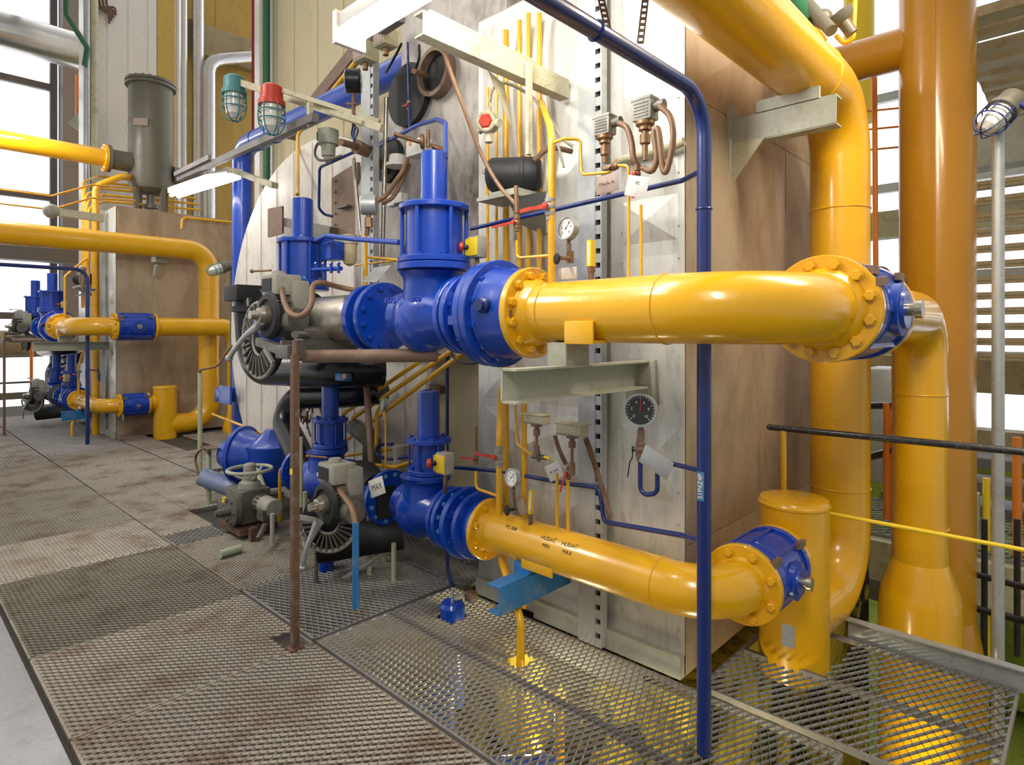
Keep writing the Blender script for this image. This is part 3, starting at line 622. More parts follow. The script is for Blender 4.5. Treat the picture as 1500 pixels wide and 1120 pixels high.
tagplate(889,269,2.10,.11,.075,'brown tag plate lettered in black, hanging under the brass valve','btag','Třistěn Ps',R(-3),.019)
tagplate(933,273,2.09,.10,.08,'white tag plate behind the hanging red lever','tag','PS|',R(16),.02)
def pswitch(c, s, label, stem, far=None):
    c = V(c); t = thing('pressure_switch',label,'switch',c-V((0,0,.05*s)),None,far)
    MB().box(c,(.055*s,.075*s,.07*s),bev=.006).box(c+V((0,0,.037*s)),(.06*s,.08*s,.012*s),bev=.003).obj('housing','grey',t)
    b = MB()
    for k in range(5): b.box(c+V((-.029*s,0,-.022*s+.011*s*k)),(.003,.055*s,.005*s))
    b.obj('fins','iron',t)
    MB().lathe(c-V((0,0,.035*s)),'-z',[(0,.032*s),(.012*s,.032*s),(.02*s,.022*s),(.03*s,.022*s)],24).lathe(c-V((0,0,.06*s)),'-z',[(0,.012*s),(.02*s,.012*s),(.02*s,.018*s),(.05*s,.018*s),(.055*s,.010*s),(stem,.009*s)],12).obj('stem','brass',t)
    MB().cyl(c+V((0,-.03*s,.008)),c+V((0,-.075*s,.008)),.018*s,n=16).obj('cable_gland','iron',t)
    return t
pswitch(P(886,186,2.2),1.1,'square grey pressure switch on a brass stem, left of the two by the dropper',.09)
pswitch(P(945,163,2.2),1.2,'square grey pressure switch on a longer brass stem, right of its twin',.13)
line('flexible_conduit','short ribbed brown conduit curving from the left pressure switch','conduit',[P(906,180,2.18),P(918,187,2.18),P(925,208,2.18),P(928,232,2.18),P(936,246,2.2)],.0125,'hose',spl=True)
line('flexible_conduit','ribbed brown conduit looping down and up beside the right pressure switch','conduit',[P(966,155,2.18),P(982,172,2.18),P(986,205,2.18),P(978,245,2.18),P(972,250,2.18),P(968,220,2.18),P(964,190,2.18),P(958,195,2.18),P(962,230,2.18),P(955,250,2.18),P(942,246,2.2)],.0125,'hose',spl=True)
line('conduit','cream conduit lying along the casing behind the ribbed loops','conduit',[W(1002,207,X=2.58),W(985,215,X=2.58),W(905,235,X=2.58)],.02,'cream',.03)
# horizontal actuator motor, detector and hoses
t = thing('cylinder_motor','dusty black horizontal motor cylinder behind the copper hose','motor',P(752,262,2.35)-V((0,0,.1)),None,'far black horizontal cylinder beside the far yellow risers')
c = P(752,256,2.4); ax = V((.6,-.8,.0)).normalized()
MB().lathe(c-ax*.13,ax,[(-.02,.04),(-.01,.07),(.01,.088),(.02,.092),(.17,.092),(.175,.096),(.19,.096),(.195,.092),(.26,.090),(.28,.07)],40).obj('body','navy' if 0 else 'bmat',t)
MB().box(c+V((0,.0,-.11)),(.16,.2,.03)).box(c+V((-.02,.02,-.13)),(.2,.28,.02)).obj('foot','beam',t)
MB().box(c-ax*.155+V((0,0,.02)),(.02,.02,.02)).obj('nameplate','btag',t)
MB().add([P(745,292,2.3),P(800,282,2.3),P(800,345,2.6),P(765,330,2.5),P(745,298,2.3)],[(0,1,2,3,4)]).add([P(745,290,2.31),P(800,280,2.31),P(800,343,2.61),P(765,328,2.51),P(745,296,2.31)],[(4,3,2,1,0)]).obj('support_plate','beam',t)
line('copper_hose','long thin copper coloured hose hanging from the lamp bracket to the brass standpipe','hose',[P(655,35,1.75),P(648,55,1.75),P(655,90,1.8),P(680,160,1.9),P(705,225,2.0),P(730,270,2.05),P(756,300,2.05)],.0095,'hose',spl=True,n=10)
t = thing('flame_detector','cream detector head with a red front, hanging from a curved conduit','detector',P(715,190,2.2)-V((0,0,.05)))
c = P(716,180,2.2); f = V((-.85,-.4,-.1)).normalized()
MB().sph(c,.058,24,(1,1,.95)).lathe(c,(-.85,-.4,-.1),[(0,.055),(.045,.052),(.05,.045)],24).cyl(c,c-V((0,0,.10)),.021,n=16).cyl(c,c+V((0,.07,-.03)),.016,n=12).cyl(c,c+V((0,-.08,-.02)),.022,n=12).cyl(c,c+V((0,0,.08)),.014,n=12).obj('body','cream',t)
MB().lathe(c+f*.045,f,[(-.01,.04),(.008,.038),(.014,.03)],6).obj('front_plate','red',t)
line('flexible_conduit','cream conduit arching from the flame detector over the yellow risers','conduit',[P(717,150,2.2),P(722,130,2.2),P(738,121,2.25),P(770,135,2.4),P(800,165,2.45),P(822,200,2.5),P(840,215,2.55)],.009,'cream',spl=True)
line('flexible_conduit','brown conduit between the black motor cylinder and the slotted post','conduit',[P(782,236,2.4),P(798,221,2.45),P(815,217,2.5),P(838,222,2.58)],.014,'hose',spl=True)
line('cable','grey cable sagging from the lamp bracket behind the yellow riser','cable',[P(802,140,2.4),P(808,180,2.45),P(818,215,2.45),P(826,245,2.45)],.007,'grey',spl=True)
# yellow risers on the casing front
for px, y0_, y1_, r, lbl in ((741,45,792,.019,'thickest yellow riser on the casing, below the motor cylinder'),(761,30,402,.014,'yellow riser directly right of the thickest one'),(774,20,402,.014,'yellow riser third from the slotted post'),(790,20,402,.015,'yellow riser nearest the galvanised slotted post')):
    line('gas_riser',lbl,'pipe',[W(px,y1_,X=2.55),W(px,y0_,X=2.55)],r,'yel',0,far=None,group='yellow risers on the casing')
line('gas_riser','thin yellow riser behind the detector, leftmost of the row','pipe',[W(714,420,X=2.5),W(714,128,X=2.5)],.010,'yel',0,group='yellow risers on the casing')
line('gas_riser','thin yellow riser second from left, partly behind the motor cylinder','pipe',[W(727,420,X=2.5),W(727,110,X=2.5)],.010,'yel',0,group='yellow risers on the casing')
line('gas_riser','lower yellow riser running from under the bracket down to the mesh floor','pipe',[W(768,890,X=2.54),W(768,540,X=2.54)],.015,'yel',0,group='yellow risers on the casing')
line('gas_riser','slim bent yellow tube between the lower risers and the left conduit box','pipe',[W(741,560,X=2.5),W(746,548,X=2.5),W(754,565,X=2.5),W(757,650,X=2.5),W(780,667,X=2.45),W(800,668,X=2.42)],.007,'yel',.03)
t_ = line('gas_riser','bundle yellow risers climbing the left edge of the far casing','pipe',[(2.5,11.4,0),(2.5,11.4,3.9),(2.9,11.4,4.15),(3.3,11.9,4.15)],.05,'yel',.2)
for i in range(5):
    y = 11.75+.1*i
    line('gas_riser','slim yellow tubes fanning from the far riser bundle towards the olive vessel','pipe',[(2.42,y-.3,2.0),(2.42,y-.3,3.55+.12*i),(2.7,y,3.75+.12*i),(4.2,y,3.82+.12*i)],.02,'yel',.15,group='slim yellow tubes behind the olive vessel')
# white gauge above the thick pipe
g0 = P(833,335,2.12)
gauge(g0,(-.97,.1,.1),.052,'white dial gauge with a brass stem above the thick yellow pipe',None,False,.9,[P(835,380,2.12)],'brown')
t = thing('needle_valve','black knobbed needle valve under the white gauge','valve',P(828,385,2.1))
MB().cyl(P(835,378,2.12),P(822,378,2.0),.009,n=12).lathe(P(835,378,2.12)-V((0,0,.02)),'z',[(0,.018),(.05,.018)],6).obj('body','brass',t)
k = P(818,379,1.98); MB().lathe(k,(-.9,.43,0),[(0,.018),(.004,.024),(.012,.024),(.016,.016)],12).obj('knob','bmat',t)
tagplate(831,400,2.10,.10,.05,'blank square plate with yellow edge below the white gauge','tag','',0,.02)
t = thing('level_glass','narrow yellow framed thermometer standing on the thick pipe','gauge',P(866,410,2.1),None)
a = P(866,352,2.1); b_ = P(866,390,2.1); MB().bar(a,b_,.022,.034,up=(1,0,0)).obj('frame','yb',t); MB().bar(a-V((.012,0,.01)),b_-V((.012,0,-.01)),.006,.012,up=(1,0,0)).obj('scale_window','dial',t)
MB().cyl(b_,P(866,410,2.1),.013,n=12).lathe(P(866,398,2.1),'z',[(0,.018),(.02,.018)],6).obj('stem','brass',t)
# black dial gauge with blue siphon on the right of the casing
gc = W(939,600,X=2.42)
gauge(gc,(-.92,-.35,.05),.074,'big black faced gauge with a red needle and steel rim, above the blue siphon tube',None,True,1.45,[W(938,652,X=2.42)],'brown',name='pressure_gauge')
t = thing('siphon_tube','dark blue U shaped siphon tube hanging below the black gauge','pipe',W(950,725,X=2.42))
MB().tube([W(938,655,X=2.42),W(938,726,X=2.42),W(963,722,X=2.42),W(963,680,X=2.42)],.011,.037,14,10).obj('tube','navy',t)
MB().tube([W(963,676,X=2.42),W(985,679,X=2.40),V((2.225,1.09,W(1018,686,X=2.25).z))],.011,.02,12).obj('side_pipe','navy',t)
lever_valve(W(938,658,X=2.41),'brown valve with a long black lever hanging left of the siphon tube',None,.017,'z',(0,.15,-1),.13,(-.5,.86,0),'brown',lm='bmat')
tagplate(961,677,2.36,.15,.085,'blank aluminium tag tilted up to the right over the siphon tube','galv','',R(24),.02)
# lower instruments
line('impulse_pipe','yellow tube standing on the lower pipe, with the lower red lever valve','pipe',[W(731,785,X=2.34),W(731,640,X=2.34),W(733,575,X=2.4),W(742,538,X=2.5),W(743,500,X=2.55)],.0165,'yel',.06,far='far yellow instrument tube on the lower far pipe')
lever_valve(W(731,668,X=2.34),'lower red lever valve on the yellow tube above the lower pipe','far red lever valve on the lower far tube',.019,'z',(0,1,.02),.14,(-1,0,0),'grey')
lever_valve(W(697,671,X=2.34),'lower small red lever valve nearest the mushroom button box',None,.011,'z',(0,1,-.06),.10,(-1,0,0),'brass')
line('standpipe','dark brass spigot pointing up above the lower small red lever','pipe',[W(697,660,X=2.34),W(697,632,X=2.34),W(697,625,X=2.34)],.009,'brass',0)
line('impulse_pipe','slim yellow tube curving from the small lever valve to the lower riser','pipe',[W(697,690,X=2.34),W(697,715,X=2.34),W(729,726,X=2.34)],.008,'yel',.03)
gauge(W(752,699,X=2.3),(-.98,.1,.1),.046,'small white dial gauge above the lower yellow pipe',None,False,.8,[W(754,745,X=2.32)],'brown')
MBk = MB().lathe(W(745,747,X=2.25),(-.9,.43,0),[(0,.02),(.005,.027),(.014,.027),(.018,.018)],12).cyl(W(745,747,X=2.26),W(755,745,X=2.34),.008,n=10)
tag(MBk.obj('valve_knob','bmat'),'black ribbed knob under the small lower dial gauge','knob')
t = thing('level_glass','small yellow thermometer standing on the lower yellow pipe','gauge',W(777,765,X=2.34))
MB().bar(W(779,718,X=2.34),W(777,752,X=2.34),.016,.028,up=(1,0,0)).obj('frame','yb',t); MB().bar(W(779,722,X=2.33),W(777,748,X=2.33),.004,.01,up=(1,0,0)).obj('scale_window','dial',t)
MB().cyl(W(777,752,X=2.34),W(777,772,X=2.34),.012,n=12).obj('stem','brass',t); MB().lathe(W(777,778,X=2.34),'z',[(0,.019),(.03,.019)],20).obj('boss','yel',t)
tagplate(764,742,2.32,.06,.075,'small brown tag leaning beside the lower thermometer','btag','',R(-25),.02)
tagplate(812,690,2.36,.10,.08,'silver tag with handwriting tilted beside the lower conduit switches','tag','PS TLAK',R(-28),.016)
for px, top, lbl in ((816,692,'slim yellow tube on the lower pipe, under the silver tag'),(832,704,'slim yellow tube on the lower pipe, under the hanging red lever')):
    line('impulse_pipe',lbl,'pipe',[W(px,797,X=2.36),W(px,top,X=2.36)],.0085,'yel',0)
lever_valve(W(833,692,X=2.35),'brass valve whose red lever hangs down over the lower slim tubes',None,.011,'z',(0,.35,-1),.10,(-1,0,0),'brass')
def junction(px,py,X,w,h,d,label,stem,pins):
    c = W(px,py,X=X); t = thing('junction_box',label,'box',c-V((0,0,h/2)))
    MB().box(c,(d,w,h),bev=.006).box(c+V((0,0,h*.45)),(d+.012,w+.012,h*.12),bev=.003).obj('housing','cream',t)
    b = MB()
    for k in range(12): b.box(c+V((-d/2,-w*.44+w*.08*k,-h*.42)),(.003,.004,h*.16))
    b.obj('fins','iron',t)
    MB().lathe(c-V((0,0,h/2)),'-z',[(0,.03),(.012,.03),(.018,.012),(.03,.012),(.03,.018),(.06,.018),(.062,.008),(stem*.7,.008),(stem*.7,.016),(stem,.016)],12).obj('stem','brown',t)
    return t
junction(786,613,2.36,.13,.05,.06,'left grey box with a brown stem, above the lower instruments',.16,0)
junction(838,628,2.34,.15,.06,.07,'right grey box with a brown stem, beside the slotted post',.19,0)
line('flexible_conduit','ribbed rusty conduit slanting down across the slotted post','conduit',[W(858,642,X=2.4),W(868,670,X=2.45),W(882,715,X=2.5),W(894,757,X=2.5)],.014,'rust',spl=True)
line('flexible_conduit','short rusty conduit behind the silver tag','conduit',[W(813,638,X=2.4),W(819,658,X=2.42),W(829,680,X=2.42)],.011,'rust',spl=True)
t = thing('needle_valve','small dark valve with a yellow end below the left grey box','valve',W(790,668,X=2.38))
MB().cyl(W(780,668,X=2.38),W(800,670,X=2.38),.013,n=12).cyl(W(789,660,X=2.38),W(789,676,X=2.38),.010,n=12).obj('body','iron',t); MB().cyl(W(798,669,X=2.37),W(806,672,X=2.37),.008,n=12).obj('union_nut','yb',t)
# mushroom button boxes
def button_box(c, s, label, post, far=None):
    c = V(c); t = thing('button_box',label,'switch box',c-V((0,0,.06*s)),None,far)
    MB().box(c,(.07*s,.085*s,.12*s),bev=.006).obj('housing','grey',t)
    MB().box(c+V((-.02*s,.046*s,0)),(.05*s,.006,.09*s),bev=.002).box(c+V((-.038*s,.0,.0)),(.006,.075*s,.10*s),bev=.002).obj('yellow_plate','yb',t)
    a = c+V((-.03*s,.03*s,0)); ax = V((-.75,.66,0)); bt = MB().lathe(a,ax,[(0,.014*s),(.035*s,.014*s)],16).obj('button_stem','bmat',t)
    MB().lathe(a+ax*.035*s,ax,[(0,.02*s),(.004,.028*s),(.018*s,.028*s),(.026*s,.016*s)],24).obj('mushroom_button','red',t)
    if post: MB().tube([c-V((0,0,.05*s))]+[V(p) for p in post],.012,.02,10).obj('post','brown',t)
    return t
button_box(W(699,362,X=2.15),.92,'grey box with red mushroom button on yellow, right of the upper globe valve',[W(699,400,X=2.15)],'far grey button box on the upper far globe valve')
button_box(W(652,678,X=2.25),1.0,'grey box with red mushroom button, attached to the lower globe valve',[W(652,708,X=2.25),W(652,725,X=2.3)],'far grey button box on the lower far globe valve')
# yellow tubes dropping through the open mesh
line('drain_pipe','yellow drain pipe passing under the lower pipe and down through the open mesh','pipe',[W(737,790,X=2.40),W(735,822,X=2.36),V((2.2,2.03,.2)),V((2.2,2.03,-.9))],.02,'yel',.05,far='far yellow drain pipe going into the floor by the far post')
a = W(730,880,X=2.5); line('drain_pipe','slim yellow tube bending down beside the blue bracket','pipe',[W(718,888,X=2.5),W(735,898,X=2.5),W(744,960,X=2.5)],.009,'yel',.04)
t = thing('floor_valve','small blue valve drum poking up through the open mesh floor','valve',(2.3,2.65,-.3))
MB().lathe((2.3,2.65,-.5),'z',[(0,.07),(.5,.07),(.55,.072),(.57,.06)],32).obj('body','blu',t); MB().cyl((2.3,2.65,.06),(2.3,2.65,.15),.009,n=10).box((2.34,2.62,.1),(.09,.02,.02)).obj('spindle','galv',t); MB().box((2.38,2.58,.10),(.05,.06,.05),bev=.004).obj('indicator','rust',t)
line('hose','dark blue hose hanging from the lower valve flange through the mesh edge','hose',[W(656,800,X=2.5),W(656,830,X=2.5),W(662,860,X=2.5),W(668,880,X=2.52)],.011,'navy',spl=True)
# lamp bracket above
t = thing('lamp_bracket','cream channel arm reaching from the casing post to the bright tube lamp','bracket',(2.1,2.04,2.85))
MB().box((2.1,2.04,2.90),(.98,.006,.10)).box((2.1,2.07,2.948),(.98,.06,.006)).box((2.1,2.07,2.852),(.98,.06,.006)).obj('channel','cream',t)
MB().cyl((1.66,2.06,2.965),(2.35,2.06,2.965),.013,n=12).obj('conduit','cream',t)
MB().box((2.25,2.02,2.70),(.03,.02,.45)).add([(2.05,2.1,2.85),(2.22,2.1,2.60),(2.22,2.16,2.85),(2.05,2.11,2.86),(2.22,2.11,2.61),(2.22,2.17,2.86)],[(0,1,2),(5,4,3),(0,3,4,1),(1,4,5,2),(2,5,3,0)]).obj('gusset','cream',t)
t = thing('tube_lamp','switched-on white tube lamp overhead at the end of the cream arm','lamp',(1.6,2.05,3.0))
MB().box((1.58,2.0,3.05),(.14,1.1,.07),bev=.01).box((1.58,2.56,3.02),(.16,.03,.15)).obj('housing','white',t)
for dx in (-.035,.035): MB().cyl((1.58+dx,1.5,2.995),(1.58+dx,2.5,2.995),.016,n=16).obj('tube','tube',t)
# ============================================================ burner end: actuators, black air ducts, control gear
def actuator(c, s, label, far, lev, fo=(.16,.20,-.13), fa=(-1,0,0), fr=.25, back=True, aa=(.95,2.05)):
    """cast lever actuator: round gear case facing -X, top box, long curved hand lever and a finned quadrant"""
    c = V(c); t = thing('lever_actuator', label, 'actuator', c-V((0,0,.25*s)), None, far)
    MB().lathe(c,'-x',[(-.16*s,.10*s),(-.05*s,.105*s),(-.04*s,.135*s),(.03*s,.135*s),(.045*s,.11*s),(.05*s,.07*s),(.10*s,.06*s)],40).obj('gear_case','iron',t); MB().lathe(c+V((-.03*s,0,0)),'-x',[(0,.14*s),(.03*s,.145*s),(.05*s,.13*s),(.055*s,.10*s),(.04*s,.09*s)],40).obj('front_ring','bmat',t)
    MB().lathe(c+V((-.10*s,0,0)),'-x',[(0,.05*s),(.03*s,.045*s),(.035*s,.03*s),(.08*s,.025*s)],24).obj('hub','steel',t)
    MB().box(c+V((.03*s,.02*s,.19*s)),(.17*s,.20*s,.13*s),bev=.012*s).box(c+V((.10*s,-.05*s,.13*s)),(.12*s,.09*s,.18*s),bev=.01*s).lathe(c+V((.02*s,.03*s,.25*s)),'z',[(0,.045*s),(.03*s,.04*s)],16).obj('top_box','grey',t)
    MB().box(c+V((-.058*s,.04*s,.19*s)),(.006,.12*s,.08*s)).obj('dark_label','bmat',t)
    MB().cyl(c+V((-.02*s,.06*s,.285*s)),c+V((-.08*s,.20*s,.285*s)),.007*s,n=10).sph(c+V((-.08*s,.20*s,.285*s)),.014*s,10).obj('release_pin','brass',t)
    b = MB()
    for k in range(9): b.box(c+V((-.02*s,-.115*s,-.06*s+.018*s*k)),(.09*s,.03*s,.007*s))
    b.obj('motor_fins','iron',t)
    MB().cyl(c+V((.02*s,-.08*s,-.03*s)),c+V((.02*s,-.22*s,-.03*s)),.07*s,n=24).obj('motor','iron',t)
    P_ = [c+V((-.11*s,0,0))+V(q)*s for q in lev]
    MB().sweep(catmull(P_,6),.02*s,10,radii=[(.034-.018*min(1,i/12))*s for i in range(6*(len(P_)-1)+1)]).sph(P_[-1],.024*s,12).obj('hand_lever','galv',t)
    if back:
        o = c+V(fo)*s; fx, fy, fz = frame(axv(fa)); fr *= s
        e0, e1 = [fx*math.cos(PI*q)+fy*math.sin(PI*q) for q in aa]; MB().ring(o,fz,fr,.014*s,36,8,PI*aa[0],PI*aa[1]).ring(o,fz,fr*.4,.010*s,24,8,PI*aa[0],PI*aa[1]).bar(o+e0*fr,o+e0*fr*.4,.03*s,.02*s,up=fz).bar(o+e1*fr*.4,o+e1*fr,.03*s,.02*s,up=fz).obj('quadrant_rim','grey',t); f = MB()
        MB().lathe(o-fz*.04*s,fz,[(-.02*s,fr*.97),(0,fr*.97)],36).obj('back_plate','bmat',t)
        for k in range(15):
            a = PI*(aa[0]+.05+(aa[1]-aa[0]-.1)*k/14); d = fx*math.cos(a)+fy*math.sin(a)
            f.bar(o+d*fr*.42,o+d*fr*.97,.010*s,.05*s,up=fz)
        f.obj('quadrant_fins','iron',t)
    return t
ca = W(408,462,X=1.78)
actuator(ca,1.0,'upper grey lever actuator on the rusty post, its handle pointing down to the left','far upper grey actuator at the left edge, backlit',[(0,0,-.03),(0,.06,-.07),(-.04,.14,-.13),(-.06,.24,-.21),(-.06,.33,-.27)], tuple(W(380,498,X=1.95)-ca), (-1,0,0), .27, True, (.5,1.8))
cb = W(490,735,X=1.95)
actuator(cb,.92,'lower grey lever actuator with its handle hanging down, near the blue hose','far lower grey actuator near the far rust-footed post',[(0,.0,-.10),(-.02,.03,-.17),(-.05,.05,-.25),(-.06,.08,-.34),(-.06,.10,-.41)],(-.05,.0,-.12),(-.75,-.66,0),.19)
t = thing('actuator_bracket','dusty steel arm and torque tube holding the upper lever actuator','bracket',(1.6,3.2,1.35),None,'far steel torque tube below the upper far actuator')
MB().cyl(W(445,522,X=1.62),W(640,520,X=2.05),.035,n=24).obj('torque_tube','brown',t)
MB().cyl(W(450,492,X=1.7),W(432,490,X=1.5),.02,n=12).box(W(425,515,X=1.55),(.10,.14,.07),bev=.006).box(W(470,510,X=1.9),(.5,.03,.10)).bar(W(380,500,X=1.75),W(440,522,X=1.6),.05).obj('arm','iron',t)
MB().bar(W(415,425,X=1.9),W(440,505,X=1.8),.04,.03).obj('link','grey',t)
t = thing('rusty_post','rusty square post standing on the floor, holding the upper lever actuator','post',(1.5,2.94,0),None,'far rusty post at the left edge in front of the windows')
MB().bar((1.5,2.94,0),(1.5,2.94,W(432,520,X=1.5).z),.034).obj('post','rust',t); MB().cyl((1.5,2.94,W(432,580,X=1.5).z),(1.5,2.94,W(432,498,X=1.5).z),.012,n=12).obj('threaded_rod','brown',t); MB().box((1.5,2.94,.005),(.07,.07,.01)).obj('foot_plate','rust',t)
MB().box((1.481,2.94,W(432,690,X=1.5).z),(.003,.025,.03)).obj('yellow_mark','yb',t)
line('flexible_conduit','brown conduit looping off the upper actuator and along the steel pipe','conduit',[W(412,415,X=1.8),W(416,440,X=1.7),W(425,458,X=1.65),W(442,462,X=1.65),W(456,445,X=1.7),W(458,420,X=1.75),W(470,414,X=1.8),W(500,421,X=1.95),W(535,428,X=2.05)],.016,'hose',spl=True)
line('flexible_conduit','brown conduit dropping from the lower actuator into the bright blue hose','conduit',[W(492,712,X=1.95),W(505,728,X=1.9),W(516,745,X=1.85),W(521,770,X=1.83)],.017,'hose',spl=True)
line('hose','bright sky blue upright hose in front of the open mesh floor','hose',[W(521,765,X=1.83),W(521,830,X=1.83),W(521,890,X=1.83)],.018,'lblu',0)
# black ducts
Xd = 2.35
t = thing('air_duct','glossy black air duct curving beneath the upper lever actuator','duct',W(420,560,X=Xd),None,'far black air duct against the bright windows')
MB().tube([W(560,540,X=Xd+.25),W(505,542,X=Xd),W(372,542,X=Xd),W(364,440,X=Xd)],.128,.30,32,14).obj('duct','blk',t)
MB().lathe(W(366,452,X=Xd),'z',[(-.03,.15),(.02,.15)],32).obj('collar','bmat',t)
MB().box(W(362,430,X=Xd),(.3,.28,.14),bev=.01).obj('connection_box','bmat',t)
t = thing('air_duct','black duct dropping to the lower burner behind the rusty post','duct',W(430,700,X=2.6),None,'far black duct dropping beside the windows')
MB().tube([W(560,572,X=2.75),W(500,578,X=2.6),W(398,582,X=2.5),W(450,690,X=2.35),W(500,760,X=2.4)],.105,.16,32,12).obj('duct','blk',t)
t = thing('lower_burner','black lower burner casting between the lower globe valves','burner',(2.37,3.7,.3),None,'far black burner casting between the lower far valves')
MB().lathe((LX,3.5,LZ),'y',[(0,.13),(.1,.15),(.2,.19),(.23,.19),(.25,.15),(.35,.14)],32).cyl((LX-.35,3.65,LZ-.3),(LX+.1,3.35,LZ-.25),.11,n=24).obj('casting','bmat',t)
MB().bar((LX-.15,3.6,LZ+.15),(LX-.35,3.65,LZ+.16),.05,.02).obj('clip','tag',t)
tagplate(552,713,2.05,.15,.10,'grey plate lettered MAX leaning in front of the lower globe valve','tag','MAX',R(-22),.05)
# blue things low at left
t = thing('pump_valve','rounded blue valve body with domed cover behind the pale green posts','valve',(3.1,5.9,0))
c = W(398,668,X=2.6)
MB().lathe(c-V((0,0,.25)),'z',[(0,.2),(.05,.22),(.3,.22),(.34,.23),(.36,.23),(.37,.2),(.45,.10),(.5,.06)],40).lathe(c,(-.5,.86,0),[(0,.18),(.2,.2),(.3,.26),(.33,.26),(.34,.2),(.5,.12)],40).obj('body','blu',t)
flange(t,c+V((-.15,.26,0)),(-.5,.86,0),.27,.04,'blu',8,.016)
t = thing('riser_pipe','tall blue pipe rising from the floor beside the round boiler end and turning overhead','pipe',(3.12,7.42,0))
MB().tube([(3.12,7.42,-.2),(3.12,7.42,3.82),(3.12,4.0,3.82)],.115,.22,32,12).obj('pipe','blu',t)
MB().ring((3.12,6.6,3.82),'y',.117,.008,32,6).obj('weld_seam','blu',t); MB().ring((3.12,7.0,3.82),'y',.117,.006,32,6).obj('weld_seam','blu',t)
MB().box(W(330,578,X=2.85),(.16,.22,.16),bev=.01).box(W(330,578,X=2.78),(.02,.3,.2)).obj('bracket_box','blu',t)
t = thing('floor_pipe','pale blue pipe lying at floor level by the green posts','pipe',(2.3,6,0)); MB().cyl(W(295,697,X=2.15),W(350,718,X=2.4),.085,n=24).obj('pipe','lav',t)
line('impulse_pipe','thin blue tubing curling around the top of the rounded blue valve','pipe',[W(340,640,X=2.8),W(375,645,X=2.8),W(378,640,X=2.8)],.01,'blu',.02)
# handwheel actuator on the floor
t = thing('handwheel_actuator','grey gearbox with a horizontal handwheel and small motor, standing on the floor','actuator',W(350,790,X=2.0))
c = W(345,742,X=2.0)
MB().box(c+V((.12,.05,.0)),(.24,.30,.26),bev=.015).box(c+V((.06,.25,-.06)),(.16,.14,.12),bev=.01).obj('gearbox','iron',t)
g = MB().lathe(c+V((.0,-.02,-.02)),'-x',[(0,.12),(.05,.12),(.055,.10)],32).lathe(c+V((-.055,-.02,-.02)),'-x',[(0,.035),(.09,.03),(.09,.022),(.11,.022)],20).obj('output_flange','iron',t)
bolts(g,c+V((-.055,-.02,-.02)),'-x',.088,6,.014,'iron')
hw = c+V((.12,.02,.27)); b = MB().ring(hw,'z',.165,.014,40,10); b.cyl(hw-V((0,0,.12)),hw-V((0,0,.05)),.03,n=16)
for k in range(3): a = 2*PI*k/3+.5; b.tube([hw-V((0,0,.09)),hw+V((math.cos(a)*.1,math.sin(a)*.1,-.05)),hw+V((math.cos(a)*.16,math.sin(a)*.16,0))],.009,.03,8)
b.obj('handwheel','beam',t)
MB().lathe(hw-V((0,0,.14)),'z',[(0,.09),(.04,.08),(.06,.055),(.18,.045),(.19,.03)],20).obj('spindle_housing','grey',t)
m_ = MB().lathe(c+V((.14,-.10,.03)),'-y',[(0,.055),(.1,.055),(.11,.07),(.26,.07),(.27,.062)],24); m_.obj('motor','grey',t)
b = MB()
for k in range(14): a = 2*PI*k/14; b.bar(c+V((.14+math.cos(a)*.066,-.12,.03+math.sin(a)*.066)),c+V((.14+math.cos(a)*.066,-.22,.03+math.sin(a)*.066)),.012,.004)
b.obj('motor_fins','iron',t)
MB().box(c+V((-.01,.19,.02)),(.02,.04,.04)).obj('yellow_label','yb',t)
MB().box(c+V((.12,.05,-.17)),(.3,.4,.05)).box(c+V((.05,-.2,-.2)),(.05,.05,.14)).box(c+V((.05,.2,-.24)),(.05,.05,.14)).obj('base_frame','rust',t)
MB().cyl(W(398,748,X=2.2),W(378,790,X=1.95),.02,n=12).box(W(390,752,X=2.1),(.1,.1,.08)).obj('crank_arm','iron',t)
line('clevis_rod','small pale upright rod at the handwheel actuator hole','rod',[W(399,752,X=2.05),W(399,796,X=2.05)],.016,'beam',0)
line('pipe_offcut','pale green pipe end lying on the small open mesh','pipe',[W(322,812,Z=.035),W(352,803,Z=.035)],.03,'grn',0)
# pale green posts
for px, top, bot, lbl, r in ((293,545,712,'tallest pale green post with a brown conduit at its top',.022),(306,655,738,'short pale green post with the hooked brown conduit',.022),(334,650,725,'pale green post with black tape and a crosspiece',.026)):
    p = W(px,bot,Z=0); t = thing('guard_post',lbl,'post',p)
    MB().cyl(p,V((p.x,p.y,W(px,top,Y=p.y).z)),r,n=16).obj('tube','grn',t)
    if px == 334: MB().box((p.x,p.y,.33),(.05,.26,.08)).obj('crosspiece','grn',t); MB().lathe((p.x,p.y,.16),'z',[(0,r+.003),(.07,r+.003)],16).obj('tape','bmat',t)
    if px == 306: MB().box((p.x,p.y-.02,W(px,top,Y=p.y).z),(.1,.2,.01)).obj('cap','rust',t)
p = W(293,545,X=2.2); line('flexible_conduit','brown conduit leaving the tallest pale green post upward to the right','conduit',[p,W(295,541,X=2.2),W(318,535,X=2.3),W(330,518,X=2.35),W(340,505,X=2.4)],.012,'hose',spl=True)
line('flexible_conduit','hooked brown conduit bent over the short pale green post','conduit',[W(307,665,X=2.2),W(298,657,X=2.2),W(287,668,X=2.2),W(290,690,X=2.2),W(302,715,X=2.2)],.012,'rust',spl=True)
line('brace','slanting pale green strut leaning over the rounded blue valve','post',[W(362,645,X=2.5),W(400,760,X=2.3)],.03,'grn',0)
bs_ = thing('burner_stand','pale green legs with a dark crossbar under the lower burner','stand',W(510,860,X=2.2))
